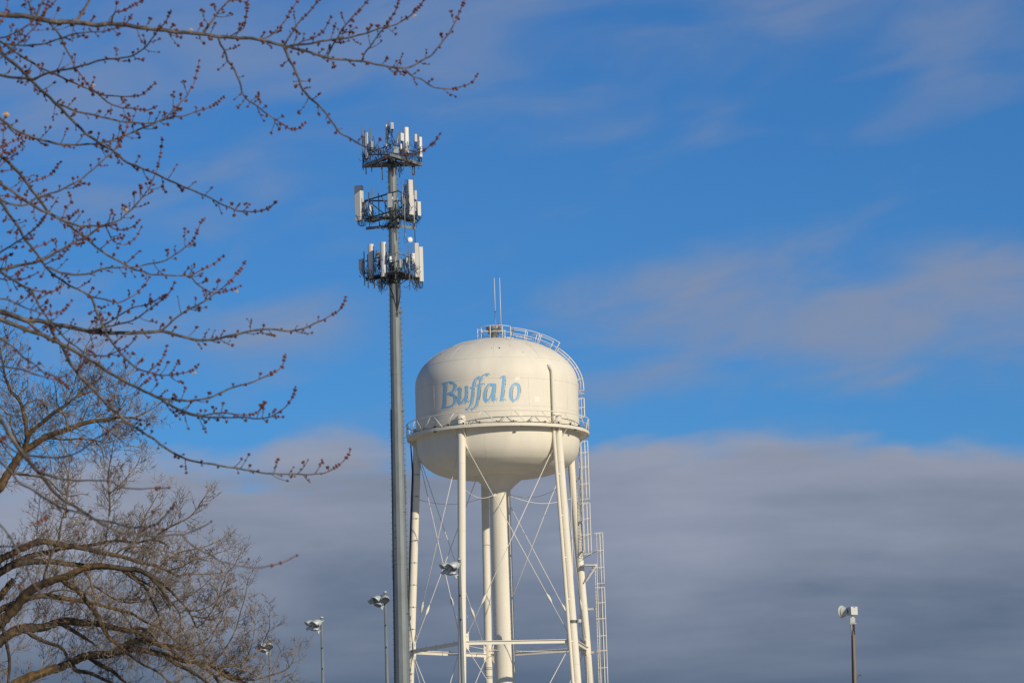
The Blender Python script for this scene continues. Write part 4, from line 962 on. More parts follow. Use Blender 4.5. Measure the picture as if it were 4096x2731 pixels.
obj('swivel_neck', MB().lathe([(0.075, -0.08), (0.075, -0.03), (0.05, -0.02), (0.05, 0.02), (0.065, 0.03), (0.065, 0.08)], 16, Matrix.Translation(sp(580, 382))), 'antw', sir)
cb = sp(575, 280)
hous = obj('motor_housing', MB().box(cb, (0.40, 0.52, 0.44), Matrix.Rotation(R(22), 3, 'Z')), 'siren', sir)
fwd = Vector((-0.93, -0.26 + 0.55, 0.05)).normalized(); fwd = Vector((-0.74, 0.67, 0.02)).normalized()
mtx = Matrix.Translation(cb + fwd * 0.20 + Vector((-0.05, 0, 0))) @ aim(fwd)
obj('horn', MB().lathe([(0.13, 0.0), (0.15, 0.08), (0.19, 0.2), (0.25, 0.32), (0.325, 0.42), (0.352, 0.45), (0.352, 0.465), (0.32, 0.44), (0.24, 0.32), (0.17, 0.18), (0.05, 0.05)], 40, mtx), 'siren', sir)
obj('horn_ring', MB().lathe([(0.262, 0.30), (0.285, 0.30), (0.285, 0.32), (0.262, 0.32)], 40, mtx), 'siren', sir)
for i in range(4): obj('louver', MB().box(cb + fwd * (0.27) + Vector((0.0, -0.16, -0.12 + 0.08 * i)), (0.14, 0.10, 0.02), Matrix.Rotation(R(-20), 3, 'Z')), 'antg', sir)
nrm_ = Matrix.Rotation(R(22), 3, 'Z') @ Vector((0, -1, 0)); sdv = Matrix.Rotation(R(22), 3, 'Z') @ Vector((1, 0, 0))
obj('nameplate', MB().box(cb + nrm_ * 0.262 + Vector((0, 0, 0.18)) , (0.09, 0.008, 0.035), Matrix.Rotation(R(22), 3, 'Z')), 'rust', sir)
obj('latch', MB().box(cb + nrm_ * 0.262, (0.035, 0.012, 0.02), Matrix.Rotation(R(22), 3, 'Z')), 'galvdark', sir)
for X, Y1, mt_ in ((552, 700, 'black'), (562, 710, 'antw'), (615, 700, 'black')):
    a_, b_ = sp(X, 515, -0.12), sp(X + 8, Y1, -0.12); obj('support_leg', MB().tube([a_, b_], 0.014, 6), mt_, sir)
obj('siren_cable', MB().tube(catmull([sp(606, 510, -.12), sp(612, 590, -.13), sp(590, 640, -.13), sp(582, 700, -.12), sp(590, 1000, -.125), sp(604, 1560, -.14)], 0.2), 0.016, 5), 'black', sir)
ins = obj('insulator_arm', MB().beam(sp(630, 1422), sp(738, 1422), 0.03, 0.03), 'wood', sir)
for X in (690, 712, 732): obj('insulator', MB().lathe([(0.012, -.05), (0.02, -0.02), (0.02, 0.03), (0.01, 0.05)], 8, Matrix.Translation(sp(X, 1424))), 'galvdark', ins)
obj('service_wire', MB().tube(catmull([sp(735, 1424), sp(690, 1440), sp(655, 1490), sp(645, 1540)], 0.1), 0.006, 4), 'black', sir)
# ================================================================ trees
F1 = (0, 0, 2.24); F2 = (1000, 0, 2.24); F3 = (0, 600, 2.24); F4 = (0, 1200, 2.24); F5 = (0, 1300, 2.24); F6 = (0, 1950, 1.96); F7 = (600, 1000, 1.6506)
def T(z, s):
    """'x y x y ...' read off one enlargement -> pixels of the photograph"""
    a = [float(q) for q in s.split()]
    return [(z[0] + a[i] / z[2], z[1] + a[i + 1] / z[2]) for i in range(0, len(a), 2)]
def nearest(px, py, done, lim):
    best = None
    for b in done:
        for i, q in enumerate(b['pts']):
            d = (q[0] - px) ** 2 + (q[1] - py) ** 2
            if best is None or d < best[0]: best = (d, b, i)
    return best if best and best[0] < lim * lim else None
# ---------------------------------------------------------------- red maple in front
MAPLE = [  # (points, radius at start, radius at end, layer depth)
 (T(F1,"-40 125 0 132 130 140 250 150 380 180 500 195 640 200 720 205 850 225 1000 215 1150 230 1300 255 1450 270 1600 290 1750 300 1900 320 2020 335 2240 345")+T(F2,"100 360 200 385 300 410 400 435 520 465 600 490 700 520 850 537 1000 550 1150 580 1250 600 1390 610 1440 600 1520 555 1620 500 1690 420 1760 330 1820 240 1870 130 1920 10 1935 -40"),12.5,2.4,10),
 (T(F2,"1390 612 1420 655 1470 690 1540 715 1640 780 1700 793 1820 797 1920 770 1990 735 2035 670"),3.6,2.2,10),
 (T(F2,"300 412 350 530 400 620 440 720 470 800 530 870 600 930 660 990 720 1070 760 1130 800 1185 880 1230 960 1280 1040 1315 1120 1335 1200 1355 1300 1380 1400 1393 1480 1380 1560 1345 1640 1285 1680 1240 1700 1200"),6,2.4,10),
 (T(F2,"340 415 450 400 560 390 640 370 750 355 880 340 1000 310 1100 280 1180 250 1300 225 1380 180 1450 130 1510 70 1560 0 1580 -30"),5.5,2.6,10),
 (T(F2,"310 405 380 290 450 190 520 120 580 50 640 -20"),4.5,2.8,10),
 (T(F2,"110 352 190 315 250 260 310 195 360 110 400 50 440 -10"),3.5,2.4,10),
 (T(F2,"690 515 740 410 790 330 840 245 920 155 970 105 1020 50 1070 -10"),3.6,2.5,10),
 (T(F2,"1000 548 1040 460 1100 390 1160 300 1230 225 1260 170 1300 100 1340 10"),3.4,2.4,10),
 (T(F2,"420 405 470 370 560 350 620 310 670 260 700 210 725 160"),3.0,2.2,10),
 (T(F1,"290 155 270 60 250 -20"),5,4,10),(T(F1,"320 160 360 60 400 -20"),5.5,4,10),(T(F1,"670 203 720 140 770 60 810 -20"),7,5,10),
 (T(F1,"1000 215 1010 150 1035 110 1100 100 1190 50 1280 5"),4.5,2.6,10),(T(F1,"1820 310 1870 230 1930 150 1980 80 2060 0 2100 -30"),5,3.2,10),
 (T(F1,"2040 337 2110 300 2180 255 2200 180 2210 100 2225 0"),3.4,2.4,10),(T(F1,"1975 80 2050 20 2120 5 2200 20"),2.8,2.2,10),
 (T(F1,"1960 340 1975 400 2010 450 2040 540 2090 610 2130 690 2155 760 2180 850 2240 910")+T(F2,"60 950 140 1010 210 1060 300 1115 350 1155 400 1160 450 1145 490 1100"),5,2.4,10),
 (T(F1,"-40 290 0 215 40 150 65 60 70 -20"),3.4,2.6,9.2),(T(F1,"-60 560 -20 540 60 480 170 390 250 310 310 250 370 170 410 80 440 -10"),4.0,2.6,9.0),
 (T(F1,"-40 350 0 340 60 330 150 290 230 240 300 190 370 140 450 60 520 -20"),4.0,2.6,9.6),
 (T(F1,"-20 350 40 390 150 405 250 408 350 400 430 385 500 360 600 325 700 300 800 290 900 285 1000 265 1080 245 1140 200 1180 140"),4.4,2.4,9.4),
 (T(F1,"430 195 500 270 540 330 570 390 600 460 640 520 680 610 730 680 780 750 840 810 900 850"),4.6,2.6,10),
 (T(F1,"-60 340 0 370 60 410 130 460 200 510 260 545 340 595 420 635 480 660 560 695 640 735 740 775 860 830 910 850 1000 860 1100 865 1200 865 1270 850 1330 800 1390 750"),6,2.3,10.3),
 (T(F1,"880 840 930 890 1000 935 1080 965 1180 970 1260 985 1330 985 1400 955"),3.8,2.3,10.3),
 (T(F1,"-50 320 -20 390 40 500 100 550 160 600 230 665 300 740 370 810 440 870 500 930 560 985 620 1050 700 1130 760 1190 830 1240 900 1290 960 1320 1040 1370 1090 1420 1150 1460 1250 1500 1330 1530 1400 1560")+T(F3,"1500 265 1600 310 1700 350 1780 385 1880 425 1950 470 2050 510 2120 545 2200 548")+[(1010,848),(1045,843),(1080,828),(1106,806)],8.2,2.5,10.6),
 (T(F1,"-60 660 0 675 120 695 250 705 310 710 380 675 460 645 560 630 680 605 780 580 860 550 980 530 1080 522 1160 510 1240 470 1310 420 1360 350 1420 270 1480 200 1510 150 1525 100"),6.5,2.4,9.6),
 (T(F1,"490 920 570 950 660 990 760 1015 900 1045 1040 1080 1180 1100 1350 1105 1450 1080 1560 1050 1640 1040 1750 1005 1850 970 1940 930 2000 870"),5.2,2.3,10.6),
 (T(F1,"880 1285 1000 1260 1120 1215 1250 1160 1380 1110 1470 1060 1550 990 1620 920 1680 850 1730 760 1760 670 1785 550"),4.6,2.3,10.6),
 (T(F1,"-60 1010 0 1060 60 1110 150 1170 250 1215 350 1250 480 1280 600 1300 750 1295 900 1290"),6.2,4.0,10.5),
 (T(F1,"60 1120 120 1185 200 1225 290 1245"),2.8,2.2,10.5),(T(F1,"20 1410 30 1280 35 1100 40 1050"),2.8,2.2,10.2),
 (T(F1,"-70 1310 0 1390 50 1430 110 1490 180 1560")+T(F3,"250 310 310 390 360 450 420 540 480 590 550 620 640 690 740 770 830 840 900 900 1000 960 1110 1020 1200 1070 1290 1090 1360 1115 1480 1120 1600 1125 1710 1125 1790 1080 1860 1050 1940 1000 2000 950"),8,2.4,10.4),
 (T(F3,"1710 1125 1740 1170 1790 1220 1860 1260 1930 1280 2000 1270 2080 1250 2150 1215"),3.4,2.2,10.4),
 (T(F3,"-50 420 0 430 50 470 120 490 240 490 330 430 420 400 520 370 620 320 700 280 780 220 860 150 940 80 1010 20")+T(F1,"1060 1280 1110 1210 1140 1140 1162 1050"),5.2,2.3,9.9),
 (T(F3,"-60 260 0 300 80 350 150 400 230 460 300 500 370 540 430 565 500 600 580 635 650 660 720 680 820 680 920 675 1000 655 1080 620 1160 550 1220 490 1280 420 1330 350 1370 270 1400 200 1420 120 1440 30 1455 -110"),7,2.0,10.2),
 (T(F3,"-60 1085 0 1075 100 1050 200 1030 340 1000 390 985 480 930 560 890 650 835 760 785 870 710 910 680"),7.5,4.2,10.2),
 (T(F3,"940 675 980 750 1000 800 1050 835 1100 850 1160 830 1220 780 1250 730 1268 690"),3.2,2.2,10.2),(T(F3,"960 668 1020 705 1080 718 1140 710 1200 680 1250 630"),3,2.2,10.2),
 (T(F3,"-50 410 0 460 30 500 70 560 120 630 160 680 200 760 240 820 290 880 340 940 380 1000 410 1050 460 1100 530 1150 600 1200 680 1240 760 1280 820 1310 900 1330 980 1350 1050 1365 1110 1350 1200 1300 1260 1250 1310 1190 1340 1140"),7.5,2.3,10.0),
 (T(F3,"430 1045 500 1080 570 1105 660 1115 800 1110 880 1075 980 1055 1100 1050 1200 1050 1290 1030 1400 1010 1480 990 1550 950 1620 900 1700 840 1740 790 1770 720 1800 650 1830 610"),5.2,2.1,10.0),
 (T(F3,"820 1315 850 1400 880 1480 920 1568")+T(F4,"960 310 1010 390 1070 460 1130 530 1200 590 1260 625 1330 645 1430 670 1540 670 1640 650 1730 630 1780 580"),5.6,2.4,10.0),
 (T(F4,"1330 643 1390 595 1440 545 1475 490 1492 410"),3.2,2.2,10.0),
 (T(F3,"-60 1060 0 1090 80 1140 140 1180 210 1220 280 1250 310 1310 340 1370 380 1440 420 1500 470 1568")+T(F4,"520 270 590 350 660 400 740 460 820 490 940 500 1040 465 1120 430 1180 380 1215 330"),6,2.4,9.5),
 (T(F3,"285 1252 380 1270 460 1280 510 1240 560 1210"),3.4,2.4,9.5),(T(F3,"-50 950 0 920 100 855 200 795 280 730 340 680 380 630 410 580"),4.4,2.8,9.2),
 (T(F3,"-40 1325 0 1330 80 1345 160 1380 240 1420 310 1440 400 1470 480 1465 570 1430 640 1355"),4.2,2.4,9.0),
 (T(F4,"-60 90 0 105 70 120 150 155 230 180 340 185 430 205 520 225 620 240 750 270 850 290 1000 293 1150 295 1300 290 1440 280 1560 305 1700 345 1830 360 1940 348 2080 315 2240 280")+T(F7,"740 523 830 525 930 535 1010 518 1090 485 1170 445 1240 405 1275 360 1290 315"),12,2.2,10.4),
 (T(F4,"1440 280 1500 230 1600 140 1700 80 1850 0")+T(F7,"430 285 500 235 550 185 590 140 630 75"),4.6,2.4,10.4),
 (T(F4,"740 268 850 260 960 240 1060 215 1140 200 1220 165 1290 120 1350 70")+T(F3,"1430 1360 1500 1300 1540 1240 1560 1190"),4.6,2.4,10.4),
 (T(F4,"770 275 860 280 940 220 1020 170 1100 120 1180 70")+T(F3,"1300 1390 1400 1345 1480 1300"),4.6,2.4,10.4),
 (T(F4,"-60 145 0 170 100 210 200 250 310 290 400 320 500 370 560 400 640 440 740 500 850 560 950 630 1050 690 1140 740 1240 790 1340 835 1440 880 1560 890 1680 900 1830 885 1960 840 2060 790 2240 740")+T(F7,"740 845 800 810 850 790 880 750 895 690"),10.5,2.3,10.0),
 (T(F4,"1340 840 1480 910 1600 975 1700 1010 1820 1035 1900 1015 2010 1010 2150 1025 2240 1030")+T(F7,"720 1060 750 1020"),5,2.4,10.0),
 (T(F4,"1440 880 1500 925 1640 1000 1780 1040 1960 1050 2200 1050")+T(F7,"700 1112 780 1105 840 1075 890 1040 930 990 950 950 960 910"),5,2.3,10.0),
 (T(F4,"550 398 600 500 640 580 700 660 760 730 830 790 900 870 970 950 1060 1020 1140 1090 1220 1145 1310 1200 1400 1260 1450 1300 1530 1355 1610 1395 1720 1440 1880 1465 2020 1490 2240 1525")+T(F7,"700 1462 800 1475 950 1478 1070 1480 1160 1467 1230 1430 1280 1390 1310 1350 1322 1320"),7.5,2.3,10.0),
 (T(F4,"440 208 470 290 510 350 550 398"),7,6.5,10.0),(T(F4,"240 183 310 250 380 310 430 335"),7,6,10.0),
 (T(F4,"-60 300 0 340 80 390 150 450 220 520 300 570 360 620 410 660 480 680 560 740 620 790"),5,2.8,8.4),
 (T(F4,"-60 590 0 595 100 605 200 625 300 660 400 690 500 710 560 690 620 660 660 620"),4,2.6,7.6),
 (T(F4,"-60 960 0 1060 50 1140 110 1240 160 1320 210 1380 260 1440 310 1500 370 1568")+T(F6,"440 50 520 110 620 165 700 220 760 260 850 310 950 345 1100 370 1220 380 1330 370 1430 365 1500 345 1570 315 1650 270"),11,2.8,7.6),
 (T(F6,"1430 365 1480 430 1560 480 1640 520 1720 570 1800 595 1900 615 1980 630 2080 618 2200 590 2280 555 2330 530"),4.2,2.4,7.6),
 (T(F4,"-60 1180 0 1235 60 1300 130 1350 210 1385"),5,4,7.7),(T(F4,"215 1383 400 1405 560 1405 680 1370 780 1310 860 1240 940 1200 990 1160 1040 1110"),5,2.6,7.6),
 (T(F4,"-60 1400 0 1450 60 1500 100 1540")+T(F6,"150 -40 230 0 300 50 380 100 460 145 560 180 650 205 740 245 860 265 960 295 1060 310 1210 295 1270 245 1320 190 1360 140"),5.5,2.6,7.3),
 (T(F5,"400 1330 480 1360 600 1385 750 1392 900 1390 1000 1400 1060 1440 1120 1460 1260 1465 1400 1460")+T(F6,"1320 0"),4.6,2.6,7.6),
 (T(F6,"-40 240 0 290 60 360 120 460 190 580 240 710 290 790 360 850 460 890 560 910 620 870"),4.6,2.8,6.6),
 (T(F6,"-40 462 0 460 120 455 220 440 300 400 370 335"),4.4,2.8,6.6),
 (T(F5,"240 1160 300 1120 350 1060 370 1030"),3.6,2.6,7.6),(T(F5,"400 1330 330 1300 280 1240 230 1180"),4.2,4.6,7.6),
 (T(F6,"230 300 300 270 370 235"),3,2.6,7.3),
 (T(F1,"-40 1540 40 1440 90 1380 150 1330 210 1270"),3.4,2.4,10.3),(T(F1,"-40 1350 60 1300 120 1260 190 1240"),3.2,2.4,10.1),(T(F1,"-40 1250 20 1330 80 1380 130 1330"),3.0,2.4,10.0),
 (T(F3,"-40 205 20 190 60 185 100 180"),3,2.4,10.2),(T(F3,"200 240 260 245 290 225 330 230"),2.8,2.3,10.4),(T(F3,"260 300 330 265 380 255 430 235 480 190 520 130 540 115"),3.2,2.2,10.4),
 (T(F3,"-40 410 70 410 140 430 230 440"),3.2,2.4,10.1),(T(F3,"565 625 580 540 610 500 640 470 620 390"),2.8,2.2,10.2),(T(F3,"540 612 620 600 660 580 695 545"),2.8,2.2,10.2),(T(F3,"290 885 370 855 430 830 460 805"),2.8,2.3,10.0),
 (T(F3,"400 1030 470 990 530 970 580 920 620 860"),2.8,2.2,10.0),(T(F3,"-40 1010 40 960 110 930"),3,2.6,9.2),(T(F3,"-40 1150 60 1160 190 1160 260 1135 340 1100"),3.2,2.3,9.6),(T(F3,"100 1140 170 1100 220 1050 230 1000"),2.8,2.3,9.8),
 (T(F3,"1115 1030 1170 980 1210 940 1250 905"),2.8,2.3,10.4),(T(F3,"890 890 930 860 990 810 1080 790"),2.8,2.3,10.4),(T(F4,"1235 790 1320 720 1360 680 1420 630"),3,2.3,10.0),(T(F4,"640 600 700 640 740 560 830 420"),2.6,2.4,9.6),
]
TRX, TRY = -2.35, 9.6
maple = empty('maple_tree', (TRX, TRY, 0), 'bare maple with red buds, its thin twigs hanging in front of the monopole', 'tree')
MO = Vector((TRX, TRY, 0))
rb = random.Random(42)
buds = []                                             # (pos, direction, size)
done = []
def pw(q): return P(q[0], q[1], q[2])
m = MB().tube([MO, MO + Vector((0.02, 0, 1.2)), MO + Vector((-0.03, 0.02, 2.4)), MO + Vector((0.04, 0, 3.6)), MO + Vector((0.0, 0.05, 5.0)), MO + Vector((0.06, 0.02, 6.6)), MO + Vector((0.05, 0.05, 8.0))], [0.20, 0.165, 0.15, 0.13, 0.10, 0.06, 0.02], 16, young=[0.0] * 7)
obj('trunk', m, 'maple', maple, young=True)
for k in range(5):                                    # upright limbs above and behind, out of the picture
    a = R(100 + 55 * k); z0 = 2.4 + 0.6 * k; b0 = MO + Vector((0, 0, z0)); e = Vector((math.cos(a), math.sin(a), 0))
    obj('branch', MB().tube(catmull([b0, b0 + e * 0.5 + Vector((0, 0, .5)), b0 + e * 1.2 + Vector((0, 0, 1.3)), b0 + e * 1.7 + Vector((0, 0, 2.6))], 0.25), [0.05 - 0.04 * i / 13 for i in range(40)][:len(catmull([b0, b0 + e * 0.5 + Vector((0, 0, .5)), b0 + e * 1.2 + Vector((0, 0, 1.3)), b0 + e * 1.7 + Vector((0, 0, 2.6))], 0.25))], 8, young=[0.0] * len(catmull([b0, b0 + e * 0.5 + Vector((0, 0, .5)), b0 + e * 1.2 + Vector((0, 0, 1.3)), b0 + e * 1.7 + Vector((0, 0, 2.6))], 0.25))), 'maple', maple, young=True)
def cluster(p, d, k, s):
    for i in range(k):
        v = Vector((rb.gauss(0, 1), rb.gauss(0, 1), rb.gauss(0, 1))).normalized()
        dd = (d * 0.8 + v * 0.9).normalized()
        s2 = s * rb.uniform(0.55, 1.15); buds.append((p + dd * (s * 0.75), dd, s2))
for bi, (pl, ra, rb_, dep) in enumerate(MAPLE):
    sm_ = [(q.x, q.y) for q in catmull([Vector((a, b, 0)) for a, b in pl], 11.0)]
    n = len(sm_); start = sm_[0]; hit = nearest(start[0], start[1], done, 14) if start[0] > 5 else None
    hit = hit if hit and abs(hit[1]['pts'][hit[2]][2] - dep) < 1.5 else None
    d0 = hit[1]['pts'][hit[2]][2] if hit else dep
    slope = rb.uniform(-1, 1) * 0.00045; slope2 = rb.uniform(-1, 1) * 0.25
    pts = []
    ph = rb.uniform(0, 6); L_ = 0
    for i, (x, y) in enumerate(sm_):
        if i: L_ += math.hypot(x - sm_[i - 1][0], y - sm_[i - 1][1])
        d = d0 + slope * L_ + 0.05 * slope2 * (1 - math.cos(L_ / 160.0))
        wob = min(1.0, i / 4) * 0.9
        pts.append((x + wob * math.sin(i * 1.3 + ph), y + wob * math.sin(i * 0.9 + ph * 2), d))
    if hit: pts[0] = hit[1]['pts'][hit[2]]
    done.append({'pts': pts})
    W = [pw(q) for q in pts]
    rad = []; yg = []
    Ltot = max(L_, 1.0); l = 0
    for i in range(n):
        if i: l += math.hypot(pts[i][0] - pts[i - 1][0], pts[i][1] - pts[i - 1][1])
        t = l / Ltot; r_ = (ra + (rb_ - ra) * t ** 0.85) * (1 + (0.16 * max(0, math.sin(i * 0.9 + ph)) ** 6)) * 0.9
        rad.append(r_ * pts[i][2] / FPX)
        fr = Ltot - l
        yg.append(max(0.0, min(1.0, (230 - fr) / 190)) * (1 if rb_ < 2.7 else 0.2) * 0.9)
    m = MB()
    if not hit and start[0] <= 10:                     # runs back to the trunk out of the picture
        S = W[0]; dv = (W[0] - W[2]).normalized(); zz = max(1.2, S.z - 0.25 - 0.2 * rb.random()); Tn = MO + Vector((0.03, 0.0, zz)); mid = S + dv * 0.35 + (Tn - S) * 0.25
        ext = catmull([Tn, Tn + (mid - Tn) * 0.5 + Vector((0, 0, 0.08)), mid, S], 0.06)[:-1]
        k = len(ext); m.tube(ext + W, [rad[0] * (2.0 - 1.0 * i / k) for i in range(k)] + rad, 9, young=[0.0] * k + yg)
    else:
        if not hit: pass
        m.tube(W, rad, 8, young=yg)
    # side spurs with buds
    l = 0; nxt = rb.uniform(10, 40); side = 1
    for i in range(2, n - 1):
        l += math.hypot(pts[i][0] - pts[i - 1][0], pts[i][1] - pts[i - 1][1])
        if l < nxt: continue
        rpx = rad[i] / pts[i][2] * FPX; rest = Ltot - l
        if rpx > 9.5: nxt = l + rb.uniform(50, 110)
        elif rest < 130 and rb_ < 3: nxt = l + rb.choice((rb.uniform(7, 14), rb.uniform(14, 32)))
        else: nxt = l + rb.choice((rb.uniform(6, 14), rb.uniform(14, 34), rb.uniform(24, 66)))
        tx, ty = pts[i + 1][0] - pts[i - 1][0], pts[i + 1][1] - pts[i - 1][1]; q = math.hypot(tx, ty); tx /= q; ty /= q
        side = -side; p_ = pts[i]; per = p_[2] / FPX
        if p_[2] < 8.0 and rest > 130 and rb.random() < 0.72: continue
        if p_[2] < 8.0 and rest <= 130 and rb.random() < 0.35: continue
        if rest < 130 and rb_ < 3:                     # young shoot: pairs of buds sitting on the stem
            for s in (1, -1):
                b = pw((p_[0] - ty * s * rpx * 1.1, p_[1] + tx * s * rpx * 1.1, p_[2]))
                dd = (RT * (-ty * s + tx * .6) - UP * (tx * s + ty * .6)).normalized()
                buds.append((b, dd, rb.uniform(3.8, 5.6) * per))
                if rb.random() < 0.35: cluster(b, dd, 2, rb.uniform(4.0, 5.4) * per)
            continue
        for s in ((side, -side) if rb.random() < 0.30 else (side,)):
            if rb.random() < 0.16: 
                b = pw((p_[0] - ty * s * rpx, p_[1] + tx * s * rpx, p_[2])); cluster(b, (RT * (-ty * s) - UP * (tx * s)), 2, 5.4 * per); continue
            ln = rb.choice((rb.uniform(9, 22), rb.uniform(18, 42), rb.uniform(30, 72)))
            ang = R(rb.uniform(35, 75)) * s
            dx_, dy_ = tx * math.cos(ang) - ty * math.sin(ang), tx * math.sin(ang) + ty * math.cos(ang)
            kk = 5; sp_ = [Vector(p_)]; x, y, d = p_
            for j in range(kk):
                f_ = (j + 1) / kk; dy_ -= 0.13; dx_ += 0.02; qn = math.hypot(dx_, dy_); dx_ /= qn; dy_ /= qn
                x += dx_ * ln / kk; y += dy_ * ln / kk; d += rb.uniform(-.5, .5) * ln / kk * per; sp_.append(Vector((x, y, d)))
            Wp = [pw(v) for v in sp_]; m.tube(Wp, [(1.9 - 0.6 * j / kk) * per for j in range(kk + 1)], 5, young=[0.15] * (kk + 1))
            dd = (Wp[-1] - Wp[-2]).normalized()
            cluster(Wp[-1], dd, rb.choice((1, 1, 2, 3, 5, 6)), rb.uniform(4.2, 6.2) * per)
            if ln > 22:
                for j in (2, 3, 4):
                    if rb.random() < 0.45:
                        v = Vector((rb.gauss(0, 1), rb.gauss(0, 1), rb.gauss(0, 1) + .6)).normalized(); buds.append((Wp[j] + v * 3.2 * per, v, rb.uniform(3.8, 5.2) * per))
            if ln > 34 and rb.random() < 0.55:         # forked spur
                e = Wp[3]; v = (dd + RT * rb.uniform(-1, 1) + UP * rb.uniform(.0, 1)).normalized(); e2 = e + v * (rb.uniform(12, 24) * per)
                m.tube([e, (e + e2) / 2 + UP * (1.0 * per), e2], 1.3 * per, 5, young=[0.2] * 3); cluster(e2, v, rb.choice((1, 2, 3)), 5.4 * per)
    if rb_ < 3: cluster(W[-1], (W[-1] - W[-3]).normalized(), 3, 4.8 * pts[-1][2] / FPX)
    obj('branch', m, 'maple', maple, young=True)
# bud meshes: pointed ovals with scales
def bud_mesh(k):
    m = MB(); pr = [(0.0, -1.0), (0.62, -0.72), (0.95, -0.1), (0.86, 0.45), (0.45, 0.95), (0.0, 1.25)]
    m.lathe([(a * (1 + 0.06 * k) + .001, b) for a, b in pr], 7, None); return m
BM = [bud_mesh(k).mesh('bud', MT['bud']) for k in range(2)]
buds.sort(key=lambda b: -b[2] / (b[0] - CAM).length)
def vis(b):
    x, y = proj(b[0]); return -20 < x < 4116 and -20 < y < 2751
inview = [b for b in buds if vis(b)]; keep = inview[:290]; kset = set(id(b) for b in keep)
for i, (p_, d, s) in enumerate(keep):
    inst('bud', BM[i % 2], maple, p_, d.to_track_quat('Z', 'Y').to_euler(), (s, s, s))
m = MB(); base = bud_mesh(0)
for b in buds:
    if id(b) in kset: continue
    mt_ = Matrix.Translation(b[0]) @ b[1].to_track_quat('Z', 'Y').to_matrix().to_4x4() @ Matrix.Scale(b[2], 4)
    m.add([mt_ @ v for v in base.v], base.f, True)
o = obj('bud_mass', m, 'bud', maple); o['kind'] = 'stuff'
# a few dry leaf scraps still caught in the twigs
for (x, y, s, dp_) in ((765, 118, 9, 10), (1663, 66, 9, 10), (30, 444, 14, 10.3), (392, 322, 8, 9.9), (497, 832, 11, 10.2), (948, 1168, 9, 10.4), (253, 1142, 8, 9.5), (780, 1495, 8, 10)):
    h = nearest(x, y, done, 200); d = h[1]['pts'][h[2]][2] if h else dp_; hp = h[1]['pts'][h[2]]
    x = hp[0] + (x - hp[0]) * min(1, 14 / max(1, math.sqrt(h[0]))); y = hp[1] + (y - hp[1]) * min(1, 14 / max(1, math.sqrt(h[0])))
    m = MB(); per = d / FPX; k = 8
    def lf(u, v): return pw((x + u * s, y + v * s, d)) + FW * (per * s * 0.4 * math.sin(u * 2 + v))
    ring_ = [lf(math.cos(2 * math.pi * i / k) * rb.uniform(.5, 1.1), math.sin(2 * math.pi * i / k) * rb.uniform(.4, .9)) for i in range(k)]
    c_ = lf(0, 0) - FW * per * 3
    m.add([c_] + ring_ + [c_ + FW * .001] + [q + FW * .001 for q in ring_], [(0, 1 + (i + 1) % k, 1 + i) for i in range(k)] + [(k + 1, k + 2 + i, k + 2 + (i + 1) % k) for i in range(k)])
    m.tube([c_, pw(hp)], 1.2 * per, 4)
    obj('dry_leaf', m, 'leaf', maple)

